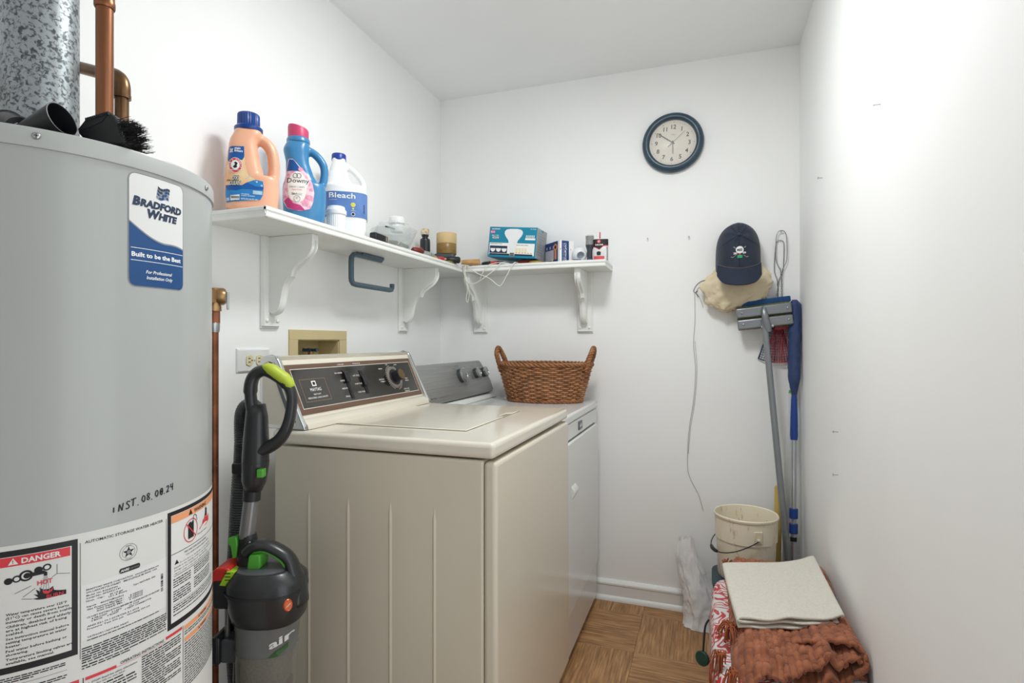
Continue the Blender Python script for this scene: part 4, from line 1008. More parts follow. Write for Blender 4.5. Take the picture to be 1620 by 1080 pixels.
g = G(); decal(g, [(-.0330, .0975), (.0330, .0975), (.0330, .066), (.012, .066), (-.006, .050), (-.024, .060), (-.0330, .062)], fo, 1, 20, 20); decal(g, [(-.0330, .0975), (.0330, .0975), (.0330, .069), (.012, .069), (-.006, .053), (-.024, .063), (-.0330, .065)], fo, 0, 20, 20, .0003)
decal(g, ell(-.008, .087, .0082, .0082), fo, 1, 10, 6, .0006); put_text(g, '3', ft(fo, .0010), -.0105, .0835, .0072, m=2, bold=.04); put_text(g, '3-IN-ONE', ft(fo, .0008), -.024, .0695, .0062, .034, m=2, bold=.04)
decal(g, [(-.016, .026), (-.001, .026), (.001, .040), (-.006, .0435), (-.012, .0435), (-.019, .039)], fo, 0, 6, 6, .0004); decal(g, [(-.030, .001), (.016, .001), (.016, .0225), (-.030, .0225)], fo, 1, 4, 10, .0004)
vs_, fs2, w_ = text2d('MULTI-PURPOSE OIL', .02); kk = .058 / w_
g.add([fo(.0265 + b * .0045, .062 - a * kk, .0006) for a, b in vs_], fs2, 0)
g.obj('printed_front', [m_ink, mat('can_red', 'd8545a', .4), m_print_white], oc, fix=False)
G().lathe([(.0035, .099), (.0035, .106), (.0028, .108), (.0025, .130), (.0015, .132)], 14, c=(-.004, 0, 0)).obj('nozzle', mat('nozzle_red', 'b83038', .4), oc, smooth=40)
bp_ = thing('blister_pack', 'flat purple and white packet lying at the right end of the back shelf', 'packet', (-.530, 2.425, SZ1), math.radians(10))
G().box(-.075, .075, -.013, .013, 0, .0035).obj('card', mat('packet_white', 'e2e3de', .4), bp_, bevel=.001)
G().prism([(-.03, -.0125), (.01, -.0125), (0, .004), (-.02, .004)], .0036, .007, lambda a, b, h: (a, b, h)).obj('purple_strip', mat('purple_print', '45418f', .4), bp_, bevel=.001); G().prism([(.035, -.010), (.06, -.010), (.055, .006), (.04, .006)], .0036, .008, lambda a, b, h: (a, b, h)).obj('purple_tab', mat('purple_print', '45418f', .4), bp_, bevel=.001)
# ================================================================== WALL FITTINGS
tw = thing('towel_holder', 'slate blue plastic paper towel holder under the left shelf', 'towel holder', (-1.2, 1.69, SZ0))
m_slate = mat('slate_plastic', '4e6270', .4, var=.05)
def P_(*l): return [Vector((0, y - 1.69, z - SZ0)) for y, z in l]
G().tube(P_((1.882, 1.516), (1.720, 1.516), (1.702, 1.512), (1.691, 1.502), (1.689, 1.485), (1.689, 1.430), (1.691, 1.418), (1.700, 1.409), (1.716, 1.4065), (1.945, 1.4065), (1.958, 1.409), (1.963, 1.416), (1.9635, 1.432)), .0098, 14).obj('bar', m_slate, tw, smooth=45)
G().box(-.014, .014, .055, .195, -.012, 0).obj('mount', m_slate, tw, bevel=.003)
def outlet(lbl, y0, y1, z0, z1, name='wall_outlet'):
    o = thing(name, lbl, 'outlet', (XL, (y0 + y1) / 2, (z0 + z1) / 2)); hy, hz = (y1 - y0) / 2, (z1 - z0) / 2
    rings = [[(x, sy * (hy - q), sz * (hz - q)) for sy, sz in ((-1, -1), (1, -1), (1, 1), (-1, 1))] for x, q in ((0, 0), (.0025, 0), (.006, .005))]
    G().loft(rings).obj('cover_plate', mat('outlet_white', 'e4e6e5', .4), o, smooth=20)
    m_iv = mat('ivory_plastic', 'ddd3ae', .4)
    for s in (-.0195, .0195):
        pts = []
        for i in range(28):
            a = 2 * PI * i / 28; c, q = math.cos(a), math.sin(a)
            pts.append((max(-.0135, min(.0135, .0168 * c)), .0168 * q))
        r_ = G(); r_.prism(pts, .006, .0085, lambda a, b, h: (h, s + a, b)); r_ = r_.obj('receptacle', m_iv, o, bevel=.0006)
        g = G()
        for dz in (-.0052, .0058): g.box(.0084, .0089, s - .0065, s + .0020, dz - .0013, dz + .0013)
        g.lathe([(.0023, 0), (.0023, .0006)], 12, M=Matrix.Translation((.0084, s + .0078, 0)) @ Matrix.Rotation(PI / 2, 4, 'Y')); g.obj('slots', m_ink, r_)
    screw_on(o, (.0062, 0, 0), (1, 0, 0), .003, m_iv)
    return o
outlet('white wall outlet with two ivory sockets left of the washer', 1.270, 1.400, 1.1075, 1.179)
outlet('white wall outlet peeking over the washer control panel', 2.088, 2.205, 1.085, 1.156)
wbx = thing('washer_outlet_box', 'beige recessed washer valve box set in the left wall', 'valve box', (XL, 1.64, 1.12))
m_beige = mat('beige_plastic', 'cfbf92', .5, var=.04)
fy0, fy1, fz0, fz1 = 1.487 - 1.64, 1.795 - 1.64, 1.000 - 1.12, 1.240 - 1.12
iy0, iy1, iz0, iz1 = OB[0] - 1.64, OB[1] - 1.64, OB[2] - 1.12, OB[3] - 1.12
g = G(); g.box(0, .006, fy0, fy1, iz1, fz1); g.box(0, .006, fy0, fy1, fz0, iz0); g.box(0, .006, fy0, iy0, iz0, iz1); g.box(0, .006, iy1, fy1, iz0, iz1)
g.obj('frame', m_beige, wbx, bevel=.0012)
g = G(); t = .003
g.box(-.088, 0, iy0, iy0 + t, iz0, iz1); g.box(-.088, 0, iy1 - t, iy1, iz0, iz1); g.box(-.088, 0, iy0, iy1, iz1 - t, iz1); g.box(-.088, 0, iy0, iy1, iz0, iz0 + t); g.box(-.091, -.088, iy0, iy1, iz0, iz1)
g.obj('recess', m_beige, wbx)
vv = G().tube([(-.045, .012, -.075), (-.045, .012, .044)], .010, 12).obj('valve_stem', m_brass, wbx, smooth=40)
g = G(Matrix.Translation((-.045, .012, .048))); g.lathe([(.007, -.008), (.009, 0), (.007, .007)], 14)
for k in range(5): g.tube([(0, 0, 0), (.028 * math.cos(k * 1.2566), .028 * math.sin(k * 1.2566), .002)], [.0045, .0065], 8)
g.obj('valve_handle', mat('blue_handle', '2f4a63', .5), vv, smooth=40)
G().tube([(-.02, iy0 + .002, .02), (-.02, iy0 + .008, .02)], .005, 10).obj('red_plug', mat('bright_red', 'c23a2c', .4), wbx)
# ================================================================== WASHER
m_cream = mat('cream_enamel', 'cfc8b6', .26, var=.03, vscale=3, coat=.35)
m_cream_top = mat('cream_enamel_top', 'd9d3c3', .20, var=.03, vscale=4, coat=.5)
m_chrome = mat('chrome_trim', 'd6d8d8', .15, .95, var=.05)
w0 = (-.755, 1.50, 0)
ws = thing('washing_machine', 'cream top loading washing machine with a black control panel', 'washing machine', w0)
IW = Matrix.Translation([-q for q in w0])
G(IW).box(-1.058, -.4724, 1.157, 1.843, .03, .932).obj('cabinet', m_cream, ws, bevel=.006, seg=3)
for x, zt in ((-.948, .822), (-.831, .818), (-.712, .820), (-.595, .816)):
    g = G(IW); n = 8; vs = []; fs = []
    for i in range(n + 1):
        t = i / n; w = .0050 * min(1, .25 + t * 3); h = .0032 * min(1, t * 4); z = zt - t * .12 if i < n else .06
        vs += [(x - w, 1.1571, z), (x, 1.157 - h, z), (x + w, 1.1571, z)]
    for i in range(n): fs += [(3 * i, 3 * i + 1, 3 * i + 4, 3 * i + 3), (3 * i + 1, 3 * i + 2, 3 * i + 5, 3 * i + 4)]
    g.add(vs, fs); g.obj('pressed_rib', m_cream, ws, smooth=30)
g = G(IW); g.prism([(-.4715, .115), (-.438, .115), (-.4405, .930), (-.4715, .930)], 1.155, 1.845, lambda a, b, h: (a, h, b)); g.obj('front_panel', m_cream, ws, bevel=.010, seg=4)
G(IW).box(-1.05, -.478, 1.162, 1.838, .016, .113).obj('kick_panel', m_cream, ws, bevel=.003)
for x in (-1.02, -.52):
    for y in (1.20, 1.80): G(IW).lathe([(.02, 0), (.02, .018)], 14, c=(x, y, 0)).obj('foot', m_black, ws)
G(IW).box(-1.060, -.4445, 1.1505, 1.8495, .9365, .973).obj('top_deck', m_cream_top, ws, bevel=.011, seg=4)
# hinged lid, a hair proud of the deck, with a finger notch
g = G(IW); LX0, LX1, LY0, LY1 = -.985, -.572, 1.287, 1.713
g.prism([(LX0, LY0), (LX1, LY0), (LX1, 1.560), (LX1 - .016, 1.572), (LX1 - .016, 1.632), (LX1, 1.640), (LX1, LY1), (LX0, LY1)], .9732, .9768, lambda a, b, h: (a, b, h))
ld_ = g.obj('lid', m_cream_top, ws, bevel=.0018)
g = G(IW); 
for a in ((LX0 - .002, LX1 + .0025, LY0 - .0025, LY0), (LX0 - .002, LX1 + .0025, LY1, LY1 + .0025), (LX1, LX1 + .0025, LY0, LY1)): g.box(a[0], a[1], a[2], a[3], .9729, .9734)
g.prism([(LX1, 1.562), (LX1 - .015, 1.574), (LX1 - .015, 1.630), (LX1, 1.638)], .9729, .9735, lambda a, b, h: (a, b, h))
g.obj('lid_gap', mat('cream_shadow_gap', '8d8672', .6), ld_)
# console
CPR = [(-1.105, .9735), (-1.105, 1.140), (-1.095, 1.156), (-1.078, 1.162), (-1.060, 1.158), (-1.0525, 1.150), (-.9855, 1.000), (-.976, .996), (-.964, .986), (-.960, .9735)]
g = G(IW); g.prism(CPR, 1.172, 1.830, lambda a, b, h: (a, h, b)); con = g.obj('control_console', m_cream_top, ws, bevel=.002, smooth=30)
g = G(IW); g.prism([(-1.076, 1.1618), (-1.0595, 1.1588), (-1.0525, 1.1512), (-1.0535, 1.1500), (-1.0765, 1.1605)], 1.172, 1.830, lambda a, b, h: (a, h, b)); g.obj('chrome_top_strip', mat('champagne_trim', 'cfc8b4', .22, .55, var=.15, vscale=5), con)
FN = Vector((.913, 0, .408)); FU = Vector((-.408, 0, .913)); FP = Vector((-.9855, 1.165, 1.000))
def face(a, b, h=0.0): return FP + Vector((0, a, 0)) + FU * b + FN * h - Vector(w0)
def slab(a0, a1, b0, b1, h0, h1, g=None, m=0):
    g = g or G(); g.prism([(a0, b0), (a1, b0), (a1, b1), (a0, b1)], h0, h1, lambda a, b, h: face(a, b, h), m=m); return g
m_brown = mat('woodgrain_trim', '6d5343', .4, var=.25, vscale=10, stretch=(20, 1, 20))
m_pglass = mat('black_panel_glass', '26231f', .12, var=.1, coat=.6)
slab(.010, .657, .008, .150, .0003, .0028).obj('woodgrain_border', m_brown, con, bevel=.0008)
g = slab(.0255, .6420, .0225, .1365, .0029, .0034); g.obj('pale_border_line', mat('panel_line', 'd8d4c8', .4), con)
slab(.0275, .6400, .0245, .1345, .0032, .0040).obj('panel_glass', m_pglass, con)
fp_ = lambda a, b: face(a, b, .0043)
g = G(); m_tan = mat('tan_line', '8d7358', .4)
for a0, a1, b0, b1 in ((.045, .150, .040, .0412), (.045, .150, .104, .1052), (.045, .0462, .040, .1052), (.1488, .150, .040, .1052)): slab(a0, a1, b0, b1, .0040, .0043, g, 1)
slab(.0895, .1065, .0835, .0985, .0040, .0044, g, 0); slab(.0930, .1030, .0865, .0955, .0044, .0047, g, 2)
put_text(g, 'MAYTAG', fp_, .098, .0690, .0098, .0440, 'c', m=0, bold=.0); put_text(g, 'HEAVY DUTY', fp_, .098, .0575, .0046, .0300, 'c', m=0); put_text(g, 'PERMA-PRESS  LARGE CAPACITY', fp_, .098, .0480, .0048, .0820, 'c', m=0)
for t, b in (('EX LARGE', .113), ('LARGE', .088), ('MEDIUM', .063), ('SMALL', .038)): put_text(g, t, fp_, .236, b, .0046, .0042 * len(t), 'r', m=0)
for t, b in (('HOT COLD', .100), ('WARM COLD', .073), ('COLD COLD', .046)): put_text(g, t, fp_, .316, b, .0046, .0040 * len(t), 'r', m=0)
for t, a, b in (('REGULAR', .430, .078), ('FABRIC', .433, .070), ('PERM', .585, .072), ('PRESS', .585, .064), ('DELICATE', .562, .034), ('FABRICS', .562, .026), ('OFF', .490, .128), ('RINSE', .445, .115), ('SPIN', .545, .126)): put_text(g, t, fp_, a, b, .0042, .0044 * len(t), 'c', m=0)
g.obj('panel_print', [m_print_white, m_tan, m_ink], con, fix=False)['kind'] = 'stuff'
g = G(); fb_ = lambda a, b: face(a, b, .0031); put_text(g, 'LOAD SIZE', fb_, .245, .1402, .0042, .030, 'c'); put_text(g, 'TEMPERATURE', fb_, .325, .1402, .0042, .040, 'c'); g.obj('border_print', m_print_white, con, fix=False)
for a, b0, b1, kb in ((.247, .030, .122, .104), (.328, .040, .118, .086)):
    sl = slab(a - .007, a + .007, b0, b1, .0040, .0062).obj('slide_track', m_black, con, bevel=.0008)
    slab(a - .0045, a + .0045, b0 + .004, b1 - .004, .0062, .0066).obj('slot', m_ink, sl)
    slab(a - .010, a + .010, kb - .022, kb + .012, .0066, .0130).obj('slide_knob', m_black, sl, bevel=.002)
def onface(a, b, h): 
    R = Matrix((Vector((0, 1, 0)), FU, FN)).transposed().to_4x4(); return Matrix.Translation(face(a, b, h)) @ R
dl = G(onface(.508, .082, .004)).lathe([(.0400, 0), (.0400, .002), (.0370, .0035), (.0300, .004)], 48).obj('dial_ring', mat('dial_silver', '9b968c', .3, .8, var=.1), con, smooth=30)
g = G(onface(.508, .082, .008)); g.lathe([(.0290, 0), (.0285, .0015), (.022, .002)], 40); g.obj('dial_skirt', m_black, dl, smooth=30)
g = G(onface(.508, .082, .009)); g.lathe([(.0200, 0), (.0200, .026), (.0185, .028)], 36); g.obj('dial_knob', m_black, dl, smooth=30)
G(onface(.508, .082, .037)).lathe([(.0180, 0), (.0175, .0008), (.001, .001)], 32).obj('dial_cap', mat('bronze_cap', '8a7350', .3, .8, var=.2, vscale=40), dl, smooth=30)
g = G(onface(.508, .082, .0046))
for k in range(40):
    if k % 20 in (8, 9, 10): continue
    a = k * 2 * PI / 40; R_ = Matrix.Rotation(a, 4, 'Z'); g.box(.0415, .0455, -.0006, .0006, -.0002, .0002, M=onface(.508, .082, .0046) @ R_)
g.obj('dial_ticks', m_print_white, dl)
for y0, y1 in ((1.158, 1.172), (1.830, 1.844)):
    g = G(IW); g.prism([(-1.105, .974), (-1.108, 1.145), (-1.096, 1.161), (-1.076, 1.166), (-1.054, 1.161), (-1.046, 1.151), (-.976, 1.003), (-.966, .985), (-.962, .974)], y0, y1, lambda a, b, h: (a, h, b))
    g.obj('chrome_end_cap', m_chrome, con, bevel=.003, seg=3)
g = G(IW); g.prism([(-1.100, .99), (-1.098, 1.143), (-1.078, 1.154), (-1.058, 1.149), (-.984, .99)], 1.8442, 1.847, lambda a, b, h: (a, h, b)); g.obj('end_cap_insert', mat('pale_insert', 'd3d5d2', .5), con)
g = G(IW); g.prism([(-1.094, .985), (-1.094, 1.140), (-1.078, 1.150), (-1.061, 1.146), (-.990, .985)], 1.155, 1.1578, lambda a, b, h: (a, h, b)); g.obj('end_cap_insert', m_cream_top, con)
g = G(IW); g.prism([(-1.072, 1.148), (-1.0615, 1.146), (-.992, .992), (-1.004, .992)], 1.1535, 1.1552, lambda a, b, h: (a, h, b)); g.obj('end_cap_strip', mat('slate_insert', '5f6468', .4), con)

# ================================================================== DRYER
m_wen = mat('white_enamel', 'dadcda', .24, var=.02, vscale=3, coat=.35)
d0 = (-.78, 2.205, 0)
dr = thing('clothes_dryer', 'white clothes dryer with a brushed grey control panel beside the washer', 'dryer', d0)
ID = Matrix.Translation([-q for q in d0])
G(ID).box(-1.10, -.4775, 1.862, 2.5555, .030, .893).obj('cabinet', m_wen, dr, bevel=.006, seg=3)
G(ID).box(-1.10, -.4730, 1.860, 2.5575, .8955, .930).obj('top_panel', m_wen, dr, bevel=.009, seg=4)
for x in (-1.05, -.53):
    for y in (1.92, 2.50): G(ID).lathe([(.018, 0), (.018, .032)], 12, c=(x, y, 0)).obj('foot', m_black, dr)
def rrect(y0, y1, z0, z1, r, n=6):
    P = []
    for cy_, cz_, a0 in ((y1 - r, z1 - r, 0), (y0 + r, z1 - r, 90), (y0 + r, z0 + r, 180), (y1 - r, z0 + r, 270)):
        for i in range(n + 1):
            a = math.radians(a0 + 90 * i / n); P.append((cy_ + r * math.cos(a), cz_ + r * math.sin(a)))
    return P
g = G(ID); g.prism(rrect(1.905, 2.520, .20, .836, .035), -.4778, -.4770, lambda a, b, h: (h, a, b)); g.obj('door_gap', mat('enamel_gap', '6d6f6f', .6), dr)
g = G(ID); g.prism(rrect(1.909, 2.516, .204, .831, .033), -.4770, -.4640, lambda a, b, h: (h, a, b)); dd = g.obj('door', m_wen, dr, bevel=.004, seg=3)
g = G(ID); g.prism([(-.466, .615), (-.452, .640), (-.452, .652), (-.466, .672)], 1.99, 2.055, lambda a, b, h: (a, h, b)); g.obj('door_handle', m_wen, dd, bevel=.003)
for z0, z1 in ((.735, .790), (.455, .525)): G(ID).box(-.4775, -.4758, 2.5245, 2.5285, z0, z1).obj('hinge_slot', m_ink, dr)
bg = G(ID).box(-.4775, -.4735, 2.165, 2.225, .848, .882).obj('badge', mat('badge_grey', '6b7178', .4, .5), dr, bevel=.002)
g = G(ID); fx_ = lambda a, b: (-.4733, a, b)
for k in range(4): put_text(g, 'M', fx_, 2.174 + k * .011, .859, .013, .009, m=0, bold=.02) if k in (0, 3) else g.add([(-.4733, 2.174 + k * .011, .859), (-.4733, 2.181 + k * .011, .859), (-.4733, 2.181 + k * .011, .872), (-.4733, 2.174 + k * .011, .872)], [(0, 1, 2, 3)], 0)
g.obj('badge_mark', m_print_white, bg, fix=False)
Q0 = Vector((-.986, 1.862, .958)); QV = Vector((-1.040, 1.862, 1.110)) - Q0; QL = QV.length; QU = QV.normalized(); QN = Vector((QU.z, 0, -QU.x))
def dface(a, b, h=0.0): return Q0 + Vector((0, a, 0)) + QU * b + QN * h - Vector(d0)
dpolyg = [(0, 0), (.672, 0), (.690, .012), (.690, .055), (.676, .085), (.640, .148), (.622, QL), (0, QL)]
g = G(); g.prism(dpolyg, -.050, .000, lambda a, b, h: dface(a, b, h)); m_brush = mat('brushed_grey', '9fa19f', .36, .55, vscale=6, var=.2, stretch=(40, .6, 40))
dc = g.obj('control_console', mat('console_grey', 'a9acab', .4), dr, bevel=.004, seg=3)
g = G(); ins = [(0.002, .002), (.670, .002), (.687, .014), (.687, .054), (.673, .084), (.638, .146), (.621, QL - .003), (.002, QL - .003)]
g.prism(ins, .0002, .0020, lambda a, b, h: dface(a, b, h)); g.obj('brushed_panel', m_brush, dc, bevel=.0008)
g = G(ID); g.prism([(-1.095, .9305), (-1.095, 1.088), (-1.072, 1.088), (-1.020, .952), (-.984, .950), (-.968, .9305)], 1.864, 2.550, lambda a, b, h: (a, h, b)); g.obj('console_base', m_wen, dc, bevel=.003)
def don(a, b, h): return Matrix.Translation(dface(a, b, h)) @ Matrix((Vector((0, 1, 0)), QU, QN)).transposed().to_4x4()
for a, b, r in ((.362, .096, .0315), (.530, .098, .0235), (.622, .098, .0235)):
    kb = G(don(a, b, .002)).lathe([(r, 0), (r, .012), (r * .96, .018)], 40).obj('knob', mat('dark_knob', '4a4d4f', .35, .3), dc, smooth=30)
    G(don(a, b, .018)).lathe([(r * 1.02, 0), (r * 1.02, .005), (r * .82, .0075), (r * .78, .006), (.001, .006)], 40).obj('knob_face', mat('satin_knob', 'b5b8b8', .28, .85), kb, smooth=30)
    G(don(a, b, .024)).box(r * .45, r * .80, -.0012, .0012, 0, .0008).obj('pointer', m_ink, kb)
g = G(); fq = lambda a, b: dface(a, b, .0023)
put_text(g, 'MAYTAG', fq, .040, .018, .0062, .046, m=0, bold=.02); put_text(g, 'COMMERCIAL TECHNOLOGY', fq, .110, .018, .0036, .070, m=0)
for t, a, b in (('NORMAL', .315, .128), ('TIMED DRY', .352, .140), ('DELICATE', .330, .050), ('WRINKLE', .395, .052), ('OFF', .425, .062), ('TEMP', .515, .132), ('HEAT', .530, .062), ('START', .622, .062), ('CYCLE', .612, .132)): put_text(g, t, fq, a, b, .0038, .0044 * len(t), 'c', m=0)
g.obj('panel_print', mat('dark_grey_print', '4c4e50', .5), dc, fix=False)['kind'] = 'stuff'

# ================================================================== WICKER BASKET on the dryer
bk = thing('wicker_basket', 'oval brown wicker basket with two twisted loop handles on the dryer', 'basket', (-.690, 2.425, .930), math.radians(2))
m_wick = mat('wicker', 'b9835a', .5, vscale=30, col2='8a5c38', lo_=.35, hi_=.7, detail=4, bump=.2, bscale=200)
m_wick2 = mat('wicker_rim', 'a36e45', .5, vscale=30, col2='74492b', lo_=.35, hi_=.7, detail=4, bump=.2, bscale=200)
BH_ = .172
def bax(z):
    t = z / BH_; q = t ** .85
    return .162 + .050 * q, .098 + .040 * q
NS = 38
g = G()
for j in range(17):
    z = .016 + j * (BH_ - .034) / 16; pts = []; a_, b_ = bax(z)
    for i in range(NS * 4):
        th = 2 * PI * i / (NS * 4); off = .0062 * math.sin(NS / 2 * th + (PI if j % 2 else 0)); wob = .0012 * noise.noise(Vector((math.cos(th) * 4, math.sin(th) * 4, j * 1.7)))
        pts.append(((a_ + off) * math.cos(th), (b_ + off) * math.sin(th), z + wob))
    g.tube(pts, .0037, 6, closed=True)
g.obj('woven_rows', m_wick, bk, smooth=True)
g = G()
for i in range(NS):
    th = 2 * PI * (i + .5) / NS
    pts = []
    for k in range(7):
        z = .004 + k / 6 * (BH_ - .008); a_, b_ = bax(z); pts.append((a_ * math.cos(th), b_ * math.sin(th), z))
    g.tube(pts, .0030, 5)
g.obj('stakes', m_wick, bk, smooth=True)
def rope(f, n, R, r, strands, turns, closed=True, sides=6):
    """twisted strands along the path f(t)"""
    gg = G()
    for s in range(strands):
        pts = []
        for i in range(n + (0 if closed else 1)):
            t = i / n; c = f(t); d = (f((t + .002) % 1 if closed else min(1, t + .002)) - f((t - .002) % 1 if closed else max(0, t - .002)))
            d = d.normalized() if d.length > 0 else Vector((1, 0, 0))
            ref = Vector((0, 0, 1)) if abs(d.z) < .95 else Vector((0, 1, 0))
            n1 = d.cross(ref).normalized(); n2 = d.cross(n1); a = 2 * PI * (turns * t + s / strands)
            pts.append(c + n1 * math.cos(a) * R + n2 * math.sin(a) * R)
        gg.tube(pts, r, sides, closed=closed)
    return gg
def ringf(z, da): 
    a_, b_ = bax(z); return lambda t: Vector(((a_ + da) * math.cos(2 * PI * t), (b_ + da) * math.sin(2 * PI * t), z))
rope(ringf(BH_ - .004, .002), 240, .0060, .0052, 3, 20).obj('braided_rim', m_wick2, bk, smooth=True)
rope(ringf(.008, .003), 200, .0045, .0046, 3, 18).obj('braided_foot', m_wick2, bk, smooth=True)
g = G(); 
for k in range(15):
    y = (k - 7) * .0125; w = .158 * math.sqrt(max(0, 1 - (y / .097) ** 2)); g.tube([(-w, y, .006), (0, y, .0075), (w, y, .006)], .005, 5)
g.obj('base', m_wick, bk, smooth=True)
for s in (-1, 1):
    pts = catmull([Vector((s * .190, -.052, BH_ - .035)), Vector((s * .204, -.050, BH_ + .008)), Vector((s * .217, -.036, BH_ + .045)), Vector((s * .222, 0, BH_ + .068)), Vector((s * .217, .036, BH_ + .045)), Vector((s * .204, .050, BH_ + .008)), Vector((s * .190, .052, BH_ - .035))], 10)
    def hf(t, pts=pts):
        q = t * (len(pts) - 1); i = min(int(q), len(pts) - 2); return pts[i].lerp(pts[i + 1], q - i)
    rope(hf, 80, .0064, .0060, 3, 6, closed=False).obj('handle', m_wick2, bk, smooth=True)

# ================================================================== VACUUM CLEANER
KV = 1.2 / 879
vc = thing('vacuum_cleaner', 'dark grey and lime green upright vacuum cleaner beside the washer', 'vacuum', (-.9047, .9551, 0), YAW)
def V(u, v, dy=0.0): return Vector(((u - 415) * KV, dy, 1.2 + (540 - v) * KV))
m_vac = mat('charcoal_plastic', '27292b', .34, var=.08, vscale=10, coat=.15)
m_vac2 = mat('grey_plastic', '4d5053', .35, var=.08)
m_lime = mat('lime_plastic', 'b4c63a', .45, var=.08, vscale=40)
m_green = mat('green_plastic', '55a83c', .4, var=.08)
# hose with ribs
path = catmull([V(404, 676, .012), V(401, 658, .018), V(394, 648, .022), V(384, 646, .028), V(375, 656, .034), V(371, 678, .040), V(370, 720, .042), V(363, 800, .045), V(357, 880, .05), V(351, 960, .055), V(350, 1040, .06), V(356, 1130, .06), V(372, 1200, .05)], 40)
L_, acc, pts, rad = 0, 0, [], []
for i, p_ in enumerate(path):
    if i: acc += (path[i] - path[i - 1]).length
    if not pts or acc - L_ > .0017:
        L_ = acc; pts.append(p_); rad.append(.0200 if len(pts) % 2 else .0178)
G().tube(pts, rad, 14, up=(0, 1, 0)).obj('hose', mat('hose_grey', '4a4d50', .4, var=.1), vc, smooth=50)
# handle
loop = catmull([V(404, 720, 0), V(407, 690, 0), V(402, 660, 0), V(397, 632, 0), V(397, 608, 0), V(404, 592, 0), V(419, 586, 0), V(437, 594, 0), V(452, 606, 0), V(461, 622, 0), V(461, 645, 0), V(455, 673, 0), V(443, 694, 0), V(427, 706, 0), V(412, 712, 0)], 6)
n_ = len(loop)
rad = [KV * (11 - 3.2 * math.sin(PI * i / n_) + (1.5 if 20 < i < 50 else 0)) for i in range(n_)]
hd = G().tube(loop, rad, 14, up=(0, 1, 0), flat=1.15).obj('handle', m_vac, vc, smooth=True)
g = G(); g.tube(catmull([V(415, 580, 0), V(428, 584, 0), V(440, 592, 0), V(452, 601, 0), V(462, 613, 0)], 5), [KV * q for q in ([4, 6, 7.5, 8.5, 9, 9.5, 10, 10, 10, 10, 10, 10, 10, 10, 10, 9.5, 9, 8.5, 8, 7, 5.5])], 12, up=(0, 1, 0), flat=1.3); g.obj('lime_grip', m_lime, hd, smooth=True)
gb = G().tube([V(403, 640, .006), V(404, 660, .006), V(403, 700, .006), V(402, 735, .006), V(400, 762, .006), V(398, 776, .006)], [KV * q for q in (14, 17, 19.5, 20.5, 18.5, 13.5)], 18, up=(0, 1, 0)).obj('grip_body', m_vac, vc, smooth=True)
G().tube([V(402, 730.5, .006), V(402, 731.5, .006)], KV * 20.9, 18, up=(0, 1, 0)).obj('seam_ring', m_black, gb, smooth=40)
G().tube([V(397, 774, .006), V(396, 792, .006)], KV * 13.2, 18, up=(0, 1, 0)).obj('collar', m_black, gb, smooth=40)
c_ = V(419, 745, -.018); G().box(c_.x - .0075, c_.x + .006, c_.y - .006, c_.y + .012, c_.z - .009, c_.z + .009).obj('release_button', m_green, gb, bevel=.002)
c_ = V(374, 743, .03); G().box(c_.x - .016, c_.x + .018, c_.y - .022, c_.y + .022, c_.z - .012, c_.z + .012).obj('hose_clip', m_black, vc, bevel=.004)
G().tube([V(396, 788, .006), V(387, 852, .008)], KV * 11.5, 18, up=(0, 1, 0)).obj('wand', mat('wand_grey', '8b8d8f', .28, .6), vc, smooth=40)
# motor head
def ering(cx, v, a, b, dy=0.0, n=2.4, k=40):
    c = V(cx, v, dy); return [(c.x + q[0], c.y + q[1], c.z) for q in sup(0, a * KV, b * KV, 0, n, k)]
hb = G().loft([ering(427, 974, 50, 45), ering(427, 969, 54, 48), ering(426, 955, 57, 50), ering(424, 930, 59, 52), ering(424, 914, 59, 52), ering(424, 910, 57.5, 50.5), ering(422, 897, 46, 41), ering(421, 895, 44, 39), ering(420, 894, 30, 28)]).obj('motor_head', m_vac, vc, smooth=35)
G().loft([ering(423, 928, 60.6, 52.6), ering(423, 924, 60.6, 52.6)]).obj('head_seam', m_black, hb, smooth=30)
g = G(); g.loft([ering(421, 897.5, 46, 40), ering(419, 892, 37, 33)]); g.obj('top_plate', m_vac2, hb, smooth=30)
def pbox(name, u0, u1, v0, v1, d0_, d1_, m, par, bev=.004):
    a, b = V(u0, v1), V(u1, v0); return G().box(a.x, b.x, d0_, d1_, a.z, b.z).obj(name, m, par, bevel=bev, seg=3)
rb = pbox('rear_block', 349, 388, 905, 952, -.038, .030, m_vac, vc, .008)
g = G(); g.prism([((u - 415) * KV, 1.2 + (540 - v) * KV) for u, v in ((347, 913), (347, 897), (354, 889), (369, 887), (378, 892), (364, 912))], -.036, .024, lambda a, b, h: (a, h, b)); g.obj('red_button', mat('red_plastic', 'c8352c', .35), rb, bevel=.004, seg=3)
g = G(); g.prism([((u - 415) * KV, 1.2 + (540 - v) * KV) for u, v in ((361, 914), (373, 892), (386, 893), (372, 915))], -.0385, .026, lambda a, b, h: (a, h, b)); g.obj('lime_label', mat('lime_label', 'a9d934', .4, var=.1), rb, bevel=.001)
g = G(); fl_ = lambda a, b: (a, -.0388, b)
for k in range(3):
    c_ = V(374, 896 + k * 5); g.add([fl_(c_.x - .006, c_.z), fl_(c_.x + .007, c_.z), fl_(c_.x + .006, c_.z + .002), fl_(c_.x - .005, c_.z + .002)], [(0, 1, 2, 3)])
g.obj('label_print', m_ink, rb, fix=False)
